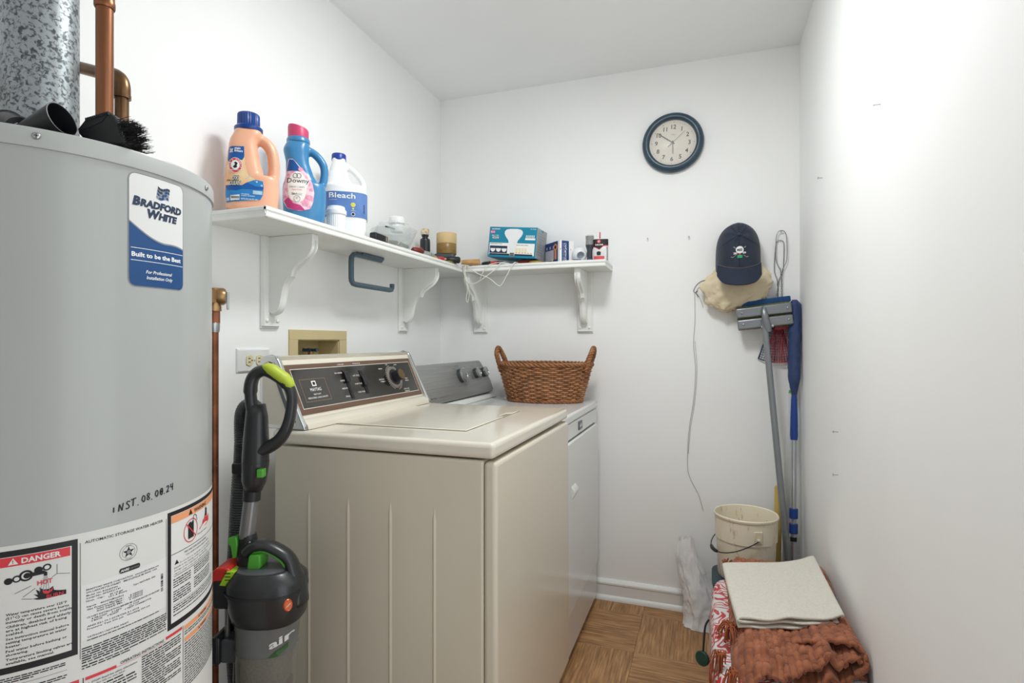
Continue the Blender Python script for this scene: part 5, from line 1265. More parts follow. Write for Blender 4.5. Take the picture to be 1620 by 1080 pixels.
# socket for the wand
sk = G().tube([V(389, 846, .010), V(389, 852, .010), V(390, 886, .010), V(391, 900, .010)], [KV * q for q in (12.5, 13.5, 17, 20)], 18, up=(0, 1, 0)).obj('wand_socket', m_black, vc, smooth=40)
screw_on(sk, V(398, 856, -.009), (.1, -1, 0), .003)
g = G(); g.prism([((u - 415) * KV, 1.2 + (540 - v) * KV) for u, v in ((363, 850), (376, 847), (378, 858), (376, 880), (370, 882), (367, 862), (363, 858))], -.008, .010, lambda a, b, h: (a, h, b)); g.obj('wand_latch', m_green, vc, bevel=.002)
# carry handle
ch = G().tube(catmull([V(392, 872, -.004), V(404, 862, -.004), V(424, 861, -.004), V(446, 871, -.004), V(460, 883, -.004), V(466, 900, -.004), V(473, 922, -.004), V(475, 950, -.004)], 6), [KV * q for q in [9] * 10 + [8.5] * 16 + [9 + .25 * i for i in range(17)]], 14, up=(0, 1, 0), flat=1.7).obj('carry_handle', m_vac, vc, smooth=True)
G().tube(catmull([V(402, 876, -.008), V(408, 870, -.008), V(424, 869, -.008), V(442, 878, -.008), V(453, 889, -.008), V(458, 905, -.008), V(462, 930, -.008)], 6), KV * 2.6, 10, up=(0, 1, 0), flat=2.8).obj('green_underside', m_green, ch, smooth=True)
g = G(); g.prism([((u - 415) * KV, 1.2 + (540 - v) * KV) for u, v in ((402, 871), (420, 870), (421, 888), (416, 897), (398, 896))], -.026, .016, lambda a, b, h: (a, h, b)); g.obj('green_post', m_green, ch, bevel=.004, seg=3)
c_ = V(411, 858, -.004); G().lathe([(.0100, -.004), (.0100, .004), (.0085, .006)], 24, c=tuple(c_)).obj('green_button', m_green, ch, smooth=40)
c_ = V(471, 939, -.052)
Mb = Matrix.Translation(c_) @ Vector((.75, -.75, .12)).normalized().to_track_quat('Z', 'Y').to_matrix().to_4x4()
bd = G(Mb @ Matrix.Diagonal((1, 1.25, 1, 1))).lathe([(.0095, -.022), (.0100, 0), (.0085, .002), (.0078, .0012), (.001, .0012)], 28).obj('round_badge', mat('copper_badge', 'c4623a', .3, .4), vc, smooth=40)
G(Mb @ Matrix.Rotation(.6, 4, 'Z')).box(-.0055, .0055, -.0009, .0009, .0012, .0018).obj('badge_bar', mat('badge_pale', 'e0b59b', .4), bd)
# dust cup
m_smoke = mat('smoky_cup', '5f605c', .2, var=.1, alpha=.72); m_clear = mat('clear_cup', '9a9a92', .15, var=.1, alpha=.42)
cup = G().loft([ering(423, 1020, 44.5, 42), ering(424, 995, 45.5, 43), ering(425, 972, 46.5, 44)]).obj('upper_cup', mat('grey_cup', '6a6c6b', .25, var=.08), vc, smooth=40)
G().loft([ering(421, 1135, 41, 39), ering(422, 1080, 43, 40.5), ering(423, 1022, 45, 42.5), ering(423, 1019, 45.5, 43)]).obj('clear_cup', m_clear, vc, smooth=40)
G().loft([ering(422, 1072, 33, 30), ering(422, 1066, 37, 34), ering(423, 1024, 37, 34)]).obj('mesh_filter', mat('filter_mesh', '6e6558', .6, var=.5, vscale=220), vc, smooth=40)
G().loft([ering(421, 1133, 36, 34), ering(422, 1080, 38, 36)]).obj('dust', mat('red_dust', '5a2f27', .8, var=.4), vc, smooth=40)
def cupf(x, z):
    a = 45.6 * KV; t = min(.97, abs(x - V(425, 0).x) / a); b = 43 * KV
    return (x, -b * (1 - t ** 2.4) ** (1 / 2.4) - .0012, z)
g = G(); q = V(445, 1004); put_text(g, 'air', cupf, q.x - .002, q.z - .001, .0170, .0400, m=0, bold=.03, slope=.34)
g.obj('cup_lettering', mat('silver_print', 'd9dadb', .35, var=.03), cup, fix=False)
g = G(); q0 = V(443, 1016); g.add([cupf(V(u, v).x, V(u, v).z) for u, v in ((442, 1018), (452, 1010), (466, 1002), (466, 1009), (455, 1017))], [(0, 1, 2, 3, 4)]); g.obj('green_swoosh', mat('dark_green_print', '2f5a2a', .5), cup, fix=False)
dk = pbox('side_duct', 356, 392, 1004, 1040, -.024, .022, m_vac2, vc, .006); pbox('duct_flange', 345, 358, 998, 1040, -.030, .030, m_vac, dk, .004); pbox('duct_seal', 351, 355, 996, 1042, -.031, .031, m_black, dk, .002)
G().tube([V(384, 900, .035), V(372, 960, .045), V(368, 1080, .045), V(372, 1260, .02), V(380, 1330, .0)], KV * 15, 14, up=(0, 1, 0)).obj('spine', m_vac, vc, smooth=True)
G().tube([V(362, 950, -.004), V(361, 1006, -.004)], KV * 4, 10, up=(0, 1, 0)).obj('wand_tip', mat('wand_grey', '8b8d8f'), vc, smooth=40)
G().loft([ering(418, 1330, 30, 28), ering(420, 1180, 34, 32), ering(421, 1134, 42, 40)]).obj('lower_body', m_vac, vc, smooth=40)
fh = G(); fh.box(-.02, .20, -.14, .02, .012, .085); fh = fh.obj('floor_head', m_vac, vc, bevel=.02, seg=4)
for x in (.0, .18): G().lathe([(.012, -.01), (.012, .01)], 14, M=Matrix.Translation((x, -.06, .012)) @ Matrix.Rotation(PI / 2, 4, 'Y')).obj('wheel', m_black, fh)

# ================================================================== VACUUM TOOLS on top of the water heater
TZ = 1.4766
m_tool = mat('black_tool_plastic', '191a1d', .42, var=.1, vscale=20)
def place(u, f):      # ground position seen at image column u and depth f
    r = (u - 810) / 879.0; s, c = math.sin(YAW), math.cos(YAW); return (-s + c * r) * f, (c + s * r) * f
x, y = place(66, .768)
nz = thing('vacuum_nozzle', 'black flared vacuum nozzle with an open end on the water heater', 'nozzle', (x, y, TZ), YAW)
ax = Vector((.060, -.006, .018)).normalized(); c0 = Vector((0, 0, .0205)); 
def seg(t): return c0 + ax * t
MA = Matrix.Translation(c0) @ ax.to_track_quat('Z', 'Y').to_matrix().to_4x4()
g = G(MA); g.lathe([(.0120, -.034), (.0125, -.030), (.0150, -.012), (.0225, .032), (.0212, .0322), (.0140, -.010), (.001, -.012)], 36); g.obj('cone', m_tool, nz, smooth=40)
g = G(); g.tube([seg(-.033), seg(-.0285)], .0142, 28, up=(0, 0, 1)); g.obj('collar', m_black, nz, smooth=40)
x, y = place(16, .79)
ct = thing('vacuum_tube', 'black angled vacuum tube lying at the edge of the water heater', 'nozzle', (x, y, TZ), YAW)
a1 = Vector((.75, -.55, -.30)).normalized()
g = G(); g.tube([Vector((-.02, .02, .036)), Vector((-.02, .02, .036)) + a1 * .05, Vector((-.02, .02, .036)) + a1 * .066], [.0215, .0205, .0185], 28); g.obj('tube', m_tool, ct, smooth=40)
g = G(); g.tube([Vector((-.07, .05, .042)), Vector((-.04, .032, .041)), Vector((-.018, .019, .036))], [.0235, .0235, .0230], 28); g.obj('sleeve', m_tool, ct, smooth=40)
x, y = place(176, .812)
br = thing('dusting_brush', 'black vacuum dusting brush with stiff bristles on the water heater', 'brush', (x, y, TZ), YAW)
KB = .808 / 879
def BP(u, v): return ((u - 168) * KB, 1.2 + (540 - v) * KB - TZ)
out = [BP(130, 214), BP(143, 196), BP(160, 190), BP(183, 185), BP(190, 192), BP(203, 224), BP(206, 236), BP(160, 236), BP(140, 226)]
out = [(a, max(.0005, b)) for a, b in out]
g = G(); g.prism(out, -.022, .022, lambda a, b, h: (a, h + .0, b)); bb_ = g.obj('body', m_tool, br, bevel=.005, seg=3)
g = G(); g.prism([BP(134, 213), BP(145, 199), BP(180, 188), BP(172, 200), BP(150, 210)], -.0228, -.0215, lambda a, b, h: (a, h, b)); g.obj('mouth', m_ink, bb_)
g = G()
for k in range(14):
    a = BP(147 + k * 2.6, 196.5 - k * .78); g.box(a[0] - .0007, a[0] + .0007, -.024, .0, a[1] - .003, a[1] + .0015)
g.obj('comb_teeth', m_black, bb_)['kind'] = 'stuff'
g = G()
for k in range(420):
    t = random.random(); a, b = BP(196 + 9 * t, 194 + 42 * t); yy = random.uniform(-.022, .022); ln = random.uniform(.014, .021)
    d = Vector((1, random.uniform(-.28, .28), random.uniform(-.05, .38))).normalized()
    p0 = Vector((a - .004, yy, max(.001, b))); p1 = p0 + d * ln; p1.z = max(.0008, p1.z)
    g.tube([p0, p1], [.00045, .00025], 3)
g.obj('bristles', mat('bristle_black', '1d1e20', .6), br)['kind'] = 'stuff'
# ================================================================== WALL CLOCK
ck = thing('wall_clock', 'round wall clock with a dark blue rim and cream face', 'clock', (-.141, YB, 2.090)); ck.rotation_euler = (PI / 2, math.radians(3.5), 0)
# local: x right, y up, z out of the wall
G().lathe([(.128, 0), (.1325, .004), (.1330, .016), (.129, .026), (.120, .033), (.110, .034), (.104, .030), (.1015, .022), (.1010, .012)], 96, capb=False, capt=False).obj('rim', mat('navy_rim', '2e4656', .38, var=.06, coat=.15), ck, smooth=45)
G().lathe([(.1015, .010), (.1015, .0118)], 72).obj('face', mat('cream_dial', 'ddd6c9', .5, var=.02), ck, smooth=30)
g = G(); fc = lambda a, b: (a, b, .0122)
for k in range(60):
    a = k * PI / 30; c, s = math.sin(a), math.cos(a)
    if k % 5 == 0:
        q = .0915; w = .0018; g.add([fc(q * c + w * math.cos(t * PI / 4), q * s + w * math.sin(t * PI / 4)) for t in range(8)], [tuple(range(8))], 0)
    else:
        g.add([fc(.0895 * c - .0004 * s, .0895 * s + .0004 * c), fc(.0935 * c - .0004 * s, .0935 * s + .0004 * c), fc(.0935 * c + .0004 * s, .0935 * s - .0004 * c), fc(.0895 * c + .0004 * s, .0895 * s - .0004 * c)], [(0, 1, 2, 3)], 1)
for h in range(1, 13):
    a = h * PI / 6; put_text(g, str(h), fc, .0715 * math.sin(a), .0715 * math.cos(a) - .0095, .0190, None, 'c', 0, bold=.022, res=3)
put_text(g, 'TIMEX', fc, 0, .034, .0055, .0215, 'c', 1)
g.obj('dial_print', [mat('dial_ink', '35373a', .5), mat('dial_grey', '8d8a84', .5)], ck, fix=False)
def hand_(name, ang, l, w, tail, z, m):
    a = math.radians(ang); d = Vector((math.sin(a), math.cos(a))); n = Vector((d.y, -d.x)); g = G()
    g.prism([tuple(-d * tail + n * w), tuple(d * l + n * w * .6), tuple(d * l - n * w * .6), tuple(-d * tail - n * w)], z, z + .0012, lambda a, b, h: (a, b, h)); return g.obj(name, m, ck)
m_hand = mat('clock_hand', '2f3438', .4)
hand_('hour_hand', 175.5, .050, .0022, .008, .0140, m_hand); hand_('minute_hand', 303, .082, .0019, .010, .0156, m_hand); hand_('second_hand', 45, .070, .0006, .004, .0174, m_hand); hand_('second_hand_tail', 225, .028, .0018, 0, .0174, m_hand)
G().lathe([(.0048, .012), (.0048, .0195), (.003, .0205)], 20).obj('hub', m_hand, ck, smooth=40)
prof = [(.1012 * math.sin(t * PI / 2 / 10), .0235 + .0085 * (1 - math.sin(t * PI / 2 / 10) ** 2)) for t in range(1, 11)]
G().lathe(list(reversed(prof)), 64, capb=False, capt=True).obj('glass', mat('clock_glass', 'ffffff', .16, var=0, alpha=.11, ior=1.5), ck, smooth=True)

# ================================================================== CAP ON TOP OF A CLOTH BAG
bgc = thing('cloth_bag', 'bundled beige cloth bag hanging behind the navy cap', 'bag', (.118, YB - .048, 1.425))
def bagf(u, v):
    th = u * 2 * PI; ph = (v - .5) * PI * .985
    d = Vector((math.cos(ph) * math.cos(th), math.cos(ph) * math.sin(th), math.sin(ph)))
    a = math.atan2(d.z, d.x)
    fold = .030 * math.sin(a * 9 + 2.5 * noise.noise(d * 1.3)) * (1 - .4 * abs(d.y)) * (1 if d.z < .35 else .4)
    q = 1 + fold + .13 * noise.noise(d * 2.0 + Vector((4, 1, 2))) - .10 * abs(noise.noise(d * 3.6 + Vector((9, 2, 5)))) + .05 * noise.noise(d * 7)
    ex = .138 * (1.06 if d.x > 0 else .98) * (1 - .10 * max(0, -d.z)); ez = .100 + .030 * max(0, d.z)
    x = ex * d.x * q; z = ez * d.z * q + .012 * d.x
    if d.z < -.1: x -= .012 * (-d.z)
    return (x, min(.040, .046 * d.y * q), z)
G().grid(120, 60, bagf).obj('cloth', mat('beige_canvas', 'dccdae', .8, var=.1, vscale=12, bump=.25, bscale=500, sheen=.2), bgc, smooth=True)
g = G(); g.tube(catmull([(-.132, 0, .02), (-.150, .02, .008), (-.158, .03, -.01), (-.150, .035, -.03)], 6), .0012, 6); g.obj('drawstring', mat('dark_string', '4b4a46', .7), bgc, smooth=True)
g = G(); g.tube(catmull([(.105, 0, -.01), (.125, .02, -.05), (.140, .03, -.10)], 6), .0012, 6); g.obj('drawstring', mat('dark_string', '4b4a46', .7), bgc, smooth=True)
cap = thing('baseball_cap', 'navy blue baseball cap with a crossed golf club emblem on the wall', 'cap', (.128, YB - .085, 1.560))
m_navy = mat('navy_cotton', '262f40', .85, var=.22, vscale=14, bump=.3, bscale=600, sheen=.12, detail=5)
CW, CT, CB = .0885, .138, -.062        # half width, top, lower edge of the crown (local z)
def crown_s(x_, z_):      # x_ in -1..1 across, z_ in 0..1 up the outline
    t = z_; hw = CW * (1 - t ** 4.2) ** (1 / 2.1)
    bulge = (1 - min(1, abs(x_)) ** 2.5) ** .5
    x = x_ * hw; z = CB + (CT - CB) * t
    y = .046 - (.040 + .088 * (1 - t ** 2.6) ** .5) * bulge
    d = math.hypot(x, z - .075)
    a_ = math.atan2(z - .075, x)
    w = .0030 * noise.noise(Vector((x * 38, z * 30, 2))) + .0030 * math.sin(a_ * 6 + 3 * noise.noise(Vector((x * 20, z * 20, 5)))) * math.exp(-((d - .035) / .028) ** 2)
    return (x, y + w, z + w * .3)
def crown(u, v): return crown_s(-math.cos(PI * u), v * .997)
cr_ = G().grid(56, 44, crown).obj('crown', m_navy, cap, smooth=True, solid=.002)
g = G()
for q0, q1 in (((0, 0), (0, .685)), ((-.93, .45), (0, .69)), ((.93, .45), (0, .69)), ((0, .70), (0, .97)), ((-.6, .93), (0, .69)), ((.6, .93), (0, .69))):
    g.tube([Vector(crown_s(q0[0] + (q1[0] - q0[0]) * k / 14, q0[1] + (q1[1] - q0[1]) * k / 14)) + Vector((0, -.0014, .0006)) for k in range(15)], .0009, 6)
g.obj('panel_seams', mat('navy_seam', '20242f', .9), cr_, smooth=True)
pb = Vector(crown_s(0, .69)); G().lathe([(.0085, -.003), (.0085, .003), (.006, .006), (.001, .007)], 18, M=Matrix.Translation(pb) @ Vector((0, -.75, .65)).to_track_quat('Z', 'Y').to_matrix().to_4x4()).obj('button', m_navy, cap, smooth=True)
def brim(u, v):
    s = (u - .5) * 2; w = .0835 + .003 * v
    corner = 1 - max(0, abs(s) - .55) ** 2.4 * 2.2
    dz = -.072 * v * corner
    x = w * s * (1 - .05 * v * max(0, abs(s) - .6))
    arch = .012 * (1 - s * s)
    return (x, -.080 * (1 - .42 * s * s) - .022 * v * (1 - .5 * s * s) + .0, -.050 - .012 * (1 - s * s) + dz + .010 * abs(s) ** 2)
bm_ = G().grid(40, 14, brim).obj('brim', mat('navy_brim', '232c3e', .85, var=.1, vscale=20, bump=.3, bscale=700, sheen=.1), cap, smooth=True, solid=.004)
g = G(); g.tube([Vector(brim(i / 30, .02)) + Vector((0, -.0028, .001)) for i in range(31)], .0016, 6); g.obj('brim_seam', mat('faded_seam', '5f5a5a', .9), bm_, smooth=True)
def cf(a, b, e=0.0):        # emblem on the crown front
    t = (b - CB) / (CT - CB); hw = CW * (1 - t ** 4.2) ** (1 / 2.1)
    p_ = crown_s(a / hw, t); return (a, p_[1] - .0030 - e, b)
g = G(); ez = -.004
def cdisc(cx, cz, r, m, e): g.add([cf(cx, cz, e)] + [cf(cx + r * math.cos(2 * PI * i / 24), cz + r * math.sin(2 * PI * i / 24), e) for i in range(24)], [(0, 1 + i, 1 + (i + 1) % 24) for i in range(24)], m)
def cbar(p0, p1, w, m, e):
    d = Vector(p1) - Vector(p0); n = Vector((-d.y, d.x)).normalized() * w / 2; p0, p1 = Vector(p0), Vector(p1)
    g.add([cf(*(p0 - n), e), cf(*(p1 - n), e), cf(*(p1 + n), e), cf(*(p0 + n), e)], [(0, 1, 2, 3)], m)
ez = .012
cbar((-.022, ez + .014), (.026, ez - .030), .0020, 3, .0002); cbar((.024, ez + .014), (-.024, ez - .030), .0020, 3, .0002)
cbar((-.022, ez + .014), (-.016, ez + .0085), .0045, 3, .0004); cbar((.024, ez + .014), (.018, ez + .0085), .0045, 3, .0004)
cbar((.026, ez - .030), (.034, ez - .028), .0030, 3, .0004); cbar((-.024, ez - .030), (-.032, ez - .028), .0030, 3, .0004)
cdisc(.001, ez, .0150, 0, .0008); put_text(g, 'MGO', lambda a, b: cf(a, b, .0013), .001, ez - .005, .0095, .0200, 'c', m=2, bold=.05)
put_text(g, '20', lambda a, b: cf(a, b, .0008), -.0165, ez - .0175, .0078, .0125, 'c', m=0, bold=.04); put_text(g, '09', lambda a, b: cf(a, b, .0008), .0185, ez - .0160, .0078, .0125, 'c', m=0, bold=.04)
cbar((-.008, ez - .0275), (.011, ez - .0275), .012, 1, .0009); cdisc(.0015, ez - .020, .0035, 4, .0010)
g.obj('emblem', [mat('emblem_white', 'e6e6e8', .8), mat('emblem_green', '22a36d', .8), m_ink, mat('emblem_tan', '8f8a7d', .8), m_red], cap, fix=False)

# ================================================================== FLY SWATTERS hung on a nail
m_wire = mat('grey_wire', '8f9396', .35, .8)
def swatter(lbl, x, y, ztop, zhead, w_, h_, col, tilt=0.0):
    t = thing('fly_swatter', lbl, 'fly swatter', (x, y, ztop)); t.rotation_euler = (0, math.radians(tilt), 0)
    g = G(); hw = w_
    lp = catmull([(0, 0, 0), (-.012, 0, -.006), (-hw, 0, -.035), (-hw, 0, -.125), (-.004, 0, -.165), (-.002, .001, -.19)], 6); rp = catmull([(0, 0, 0), (.012, 0, -.006), (hw, 0, -.035), (hw, 0, -.125), (.004, 0, -.165), (.002, -.001, -.19)], 6)
    for q in (lp, rp): g.tube(q, .0016, 7)
    for s in (0, PI): g.tube([(.0022 * math.cos(k * .9 + s), .0022 * math.sin(k * .9 + s), -.19 - k * .006) for k in range(int((ztop - zhead - .19) / .006) + 4)], .0015, 6)
    g.obj('wire_handle', m_wire, t, smooth=True)
    m = mat(col[0], col[1], .45, var=.06); zt = zhead - ztop
    hd = G(); hd.prism([(-.014, zt + .012), (.014, zt + .012), (.030, zt - .012), (-.030, zt - .012)], -.0016, .0016, lambda a, b, h: (a, h, b)); hd = hd.obj('head_plate', m, t, bevel=.001)
    g = G()
    for k in range(13):
        a = (k / 12 - .5) * 2; g.tube([(a * .026, 0, zt - .008), (a * .062, -.010 * (1 - a * a), zt - h_ + .012 * a * a)], .0011 if k % 6 else .0026, 5)
    for j in range(1, 14):
        q = j / 13; wd_ = .028 + .036 * q
        g.tube([(wd_ * s_, -.010 * q * (1 - s_ * s_), zt - .008 - (h_ - .008) * q + .012 * q * s_ * s_) for s_ in [i / 6 - 1 for i in range(13)]], .0009 if j < 13 else .0024, 5)
    g.obj('grid', m, t, smooth=True)
swatter('red plastic fly swatter hanging behind the sponge mop', .300, YB - .014, 1.668, 1.262, .0200, .150, ('red_swatter', 'cf4a52'))
swatter('dark blue fly swatter hanging behind the red one', .296, YB - .006, 1.628, 1.262, .0165, .150, ('blue_swatter', '2c4672'), 2.6)
def nail(lbl, pos, nrm, r=.0035):
    t = thing('wall_nail', lbl, 'nail', pos); z = Vector(nrm)
    M = z.to_track_quat('Z', 'Y').to_matrix().to_4x4()
    G(M).lathe([(.0012, 0), (.0012, .012)], 8).obj('shank', m_steel, t, smooth=40); G(M).lathe([(r, .012), (r, .0135), (r * .5, .0145)], 12).obj('head', m_steel, t, smooth=40)
nail('nail holding the fly swatter wire handles', (.299, YB, 1.664), (0, -1, 0))
nail('small nail in the back wall left of the cap', (-.072, YB, 1.665), (0, -1, 0)); nail('small nail in the back wall under the clock left side', (-.251, YB, 1.668), (0, -1, 0), .0025)
nail('tiny nail high on the right wall', (XR, 1.455, 1.734), (-1, 0, 0), .0022); nail('larger nail on the right wall near the corner', (XR, 2.118, 1.753), (-1, 0, 0), .0045)
nail('upper of two nails low on the right wall', (XR, 1.88, .931), (-1, 0, 0)); nail('lower of two nails low on the right wall', (XR, 1.88, .803), (-1, 0, 0))
# hanging string
hs = thing('hanging_string', 'thin grey string dangling on the back wall below the cloth bag', 'string', (-.04, YB - .003, 1.40))
o_ = Vector((-.04, YB - .003, 1.40))
def HS(*l): return catmull([Vector((x, YB - .003, z)) - o_ for x, z in l], 8)
m_str = mat('grey_string', 'a9aba9', .7)
G().tube(HS((.02, 1.470), (-.015, 1.468), (-.040, 1.450), (-.052, 1.425), (-.046, 1.418), (-.034, 1.424)), .0011, 6).obj('hook', mat('dark_string', '4b4a46', .7), hs, smooth=True)
G().tube(HS((-.048, 1.420), (-.046, 1.30), (-.052, 1.19), (-.044, 1.07), (-.052, .94), (-.072, .80), (-.078, .66), (-.070, .60), (-.035, .53), (-.024, .50), (-.012, .452)), .0010, 6).obj('strand', m_str, hs, smooth=True)
G().tube(HS((-.048, 1.418), (-.030, 1.40), (-.020, 1.375), (-.012, 1.35)), .0010, 6).obj('strand', m_str, hs, smooth=True)
G().tube(HS((-.046, 1.20), (-.038, 1.07), (-.048, .93), (-.066, .81), (-.075, .70)), .0008, 6).obj('strand', m_str, hs, smooth=True)

# ================================================================== MOP, DUSTER AND HANDLES in the corner
mp_ = thing('sponge_mop', 'upturned sponge mop with a grey metal head and pole in the corner', 'mop', (.228, 2.535, 0))
o_ = Vector((.228, 2.535, 0))
top = Vector((.226, 2.500, 1.290)); bot = Vector((.335, 2.440, .012))
G().tube([bot - o_, top - o_], .0125, 16).obj('pole', mat('grey_pole', '8d9195', .3, .45), mp_, smooth=40)
HC = Matrix.Translation(Vector((.2275, 2.520, 1.303)) - o_) @ Matrix.Rotation(math.radians(-6.5), 4, 'Y')
m_gry = mat('satin_grey_metal', '8a8e92', .32, .6, var=.06)
pl = G(HC).box(-.1060, .1060, -.012, .004, .004, .046).obj('upper_plate', m_gry, mp_, bevel=.006, seg=3); G(HC).box(-.1060, .1060, -.012, .004, -.044, -.003).obj('lower_plate', m_gry, mp_, bevel=.006, seg=3)
g = G(HC); g.box(-.103, .103, .004, .040, -.046, .052); g.obj('green_sponge', mat('olive_sponge', '6b7045', .9, var=.3, vscale=120, bump=.5, bscale=400, bdist=.002), mp_, bevel=.004)
g = G(HC); g.box(-.080, .108, .006, .046, .050, .074); g.obj('blue_sponge', mat('blue_sponge', '1f4d7d', .9, var=.25, vscale=120, bump=.5, bscale=400, bdist=.002), mp_, bevel=.004)
for a, b in ((-.084, .024), (.090, .024), (-.082, -.024), (.090, -.024)): 
    z = HC.to_3x3() @ Vector((0, -1, 0)); screw_on(mp_, HC @ Vector((a, -.012, b)), z, .005)
g = G(HC); g.tube([(0, -.014, .040), (0, -.022, .024), (.001, -.026, 0), (.004, -.026, -.040), (.006, -.022, -.062)], [.006, .0115, .0140, .0150, .0145], 16, up=(0, 1, 0)); g.obj('socket', m_gry, mp_, smooth=50)
for s in (-1, 1): 
    g = G(HC @ Matrix.Translation((.005 + s * .020, -.020, -.042))); g.lathe([(.007, -.004), (.007, .004)], 12, M=HC @ Matrix.Translation((.005 + s * .020, -.020, -.042)) @ Matrix.Rotation(PI / 2, 4, 'Y')); g.obj('wing_nut', m_steel, mp_, smooth=40)
du = thing('extension_duster', 'long blue fluffy duster on an extending silver pole in the corner', 'duster', (.335, 2.46, 0))
o_ = Vector((.335, 2.46, 0)); d0_, d1_ = Vector((.328, 2.470, .010)), Vector((.345, 2.548, 1.372))
def DU(t): return d0_ + (d1_ - d0_) * t - o_
def zt(z): return (z - .010) / 1.362
G().tube([DU(0), DU(zt(.44))], .0125, 16).obj('lower_pole', mat('silver_pole', 'c4c7c9', .25, .8), du, smooth=40); G().tube([DU(zt(.44)), DU(zt(.82))], .0105, 16).obj('upper_pole', mat('silver_pole', 'c4c7c9', .25, .8), du, smooth=40)
m_rb = mat('royal_blue_plastic', '22458f', .4, var=.06)
for z in (.445, .505): G().tube([DU(zt(z - .020)), DU(zt(z + .020))], .0165, 18).obj('lock_ring', m_rb, du, bevel=.002, smooth=40)
G().tube([DU(zt(.395)), DU(zt(.412))], .0129, 16).obj('black_label', m_ink, du, smooth=40)
G().tube([DU(zt(.80)), DU(zt(.82)), DU(zt(.90)), DU(zt(.965)), DU(zt(.985))], [.0135, .0150, .0135, .0115, .0095], 16).obj('grip', m_rb, du, smooth=50)
def fl(u, v):
    z = .972 + v * .400; c = DU(zt(z)); r = .0235 * min(1, .35 + 3.2 * v, .35 + (1 - v) * 14) ; th = u * 2 * PI
    q = r * (1 + .10 * noise.noise(Vector((math.cos(th) * 2, math.sin(th) * 2, z * 16))) + .06 * noise.noise(Vector((math.cos(th) * 6, math.sin(th) * 6, z * 60))))
    return c + Vector((q * math.cos(th), q * math.sin(th), 0))
G().grid(28, 60, fl).obj('duster_head', mat('blue_fluff', '1f3a72', .55, var=.4, vscale=60, bump=.6, bscale=260, bdist=.003), du, smooth=True)
G().grid(28, 60, lambda u, v: fl(u, v) + (fl(u, v) - DU(zt(.972 + v * .4))) * (.10 + .06 * noise.noise(Vector((u * 9, v * 22, 5))))).obj('plastic_wrap', mat('wrap_film', '8fa0b8', .06, alpha=.07), du, smooth=False)
yh = thing('broom_handle', 'pale yellow wooden handle standing behind the bucket', 'handle', (.270, 2.49, 0))
G().tube([(-.002, 0, .0), (.008, .005, .605), (.008, .005, .612)], [.0150, .0150, .011], 16).obj('shaft', mat('yellow_paint', 'c6a85e', .5, var=.1), yh, smooth=40)
ws_ = thing('white_paddle', 'slim white paddle with a green tip leaning behind the duster', 'paddle', (.300, 2.56, 0))
o_ = Vector((.300, 2.56, 0)); pz = [Vector((.298, 2.530, .004)), Vector((.335, 2.583, .985))]
g = G(); g.tube([pz[0] - o_, pz[0].lerp(pz[1], .4) - o_, pz[0].lerp(pz[1], .62) - o_, pz[0].lerp(pz[1], .85) - o_, pz[1] - o_], [.010, .012, .016, .012, .009], 12, flat=.45, up=(0, 1, 0)); g.obj('blade', mat('white_gloss', 'd9dcda', .4), ws_, smooth=40)
g = G(); g.tube([pz[1] - o_, pz[1] + Vector((0, 0, .012)) - o_], [.009, .006], 12); g.obj('tip', m_green, ws_, smooth=40)

# ================================================================== BUCKET on a storage tub behind the rug pile
st = thing('storage_tub', 'dark teal storage tub under the bucket behind the rug pile', 'tub', (.152, 2.350, 0))
m_tealp = mat('dark_teal_plastic', '1f3d47', .45)
G().loft([sup(0, .112, .105, 0, 5), sup(0, .124, .118, .24, 5), sup(0, .128, .121, .245, 5), sup(0, .128, .121, .262, 5)]).obj('body', m_tealp, st, smooth=35)
G().loft([sup(0, .131, .124, .262, 5), sup(0, .131, .124, .272, 5), sup(0, .122, .116, .278, 5)]).obj('lid', m_tealp, st, smooth=35)
bu = thing('bucket', 'cream plastic bucket with a black wire handle and scuffed side', 'bucket', (.148, 2.372, .279), math.radians(-20))
m_buck = bpy.data.materials.new('cream_bucket'); m_buck.use_nodes = True
nt = m_buck.node_tree; N = nt.nodes; L = nt.links; p = N['Principled BSDF']
tc = N.new('ShaderNodeTexCoord'); mpn = N.new('ShaderNodeMapping'); mpn.inputs['Scale'].default_value = (30, 30, 7); L.new(tc.outputs['Object'], mpn.inputs[0])
nz_ = N.new('ShaderNodeTexNoise'); nz_.inputs['Scale'].default_value = 1.6; nz_.inputs['Detail'].default_value = 8; nz_.inputs['Roughness'].default_value = .7; L.new(mpn.outputs[0], nz_.inputs[0])
cr = N.new('ShaderNodeValToRGB'); e = cr.color_ramp.elements; e[0].position = .27; e[0].color = lin('a08d6e'); e[1].position = .42; e[1].color = lin('ece3cd'); L.new(nz_.outputs[0], cr.inputs[0])
L.new(cr.outputs[0], p.inputs['Base Color']); p.inputs['Roughness'].default_value = .45
m_buckc = mat('cream_plastic', 'e0d5ba', .42, var=.05, vscale=8)
G().lathe([(.1015, 0), (.104, .004), (.1095, .150), (.1135, .1515), (.1150, .232), (.1170, .234), (.1190, .237), (.1190, .244), (.1165, .247), (.1135, .244), (.1115, .232), (.1065, .150), (.100, .008), (.001, .006)], 72, capt=False).obj('shell', m_buck, bu, smooth=35)
for s, a_ in ((1, -.90), (-1, PI - .90)):
    M = Matrix.Rotation(a_, 4, 'Z') @ Matrix.Translation((.1130, 0, .188)); er = G(M).box(-.002, .005, -.016, .016, -.026, .022).obj('handle_ear', m_buckc, bu, bevel=.004); G(M).lathe([(.006, 0), (.006, .006), (.004, .008)], 14, M=M @ Matrix.Translation((.004, 0, -.010)) @ Matrix.Rotation(PI / 2, 4, 'Y')).obj('ear_boss', m_buckc, er, smooth=40)
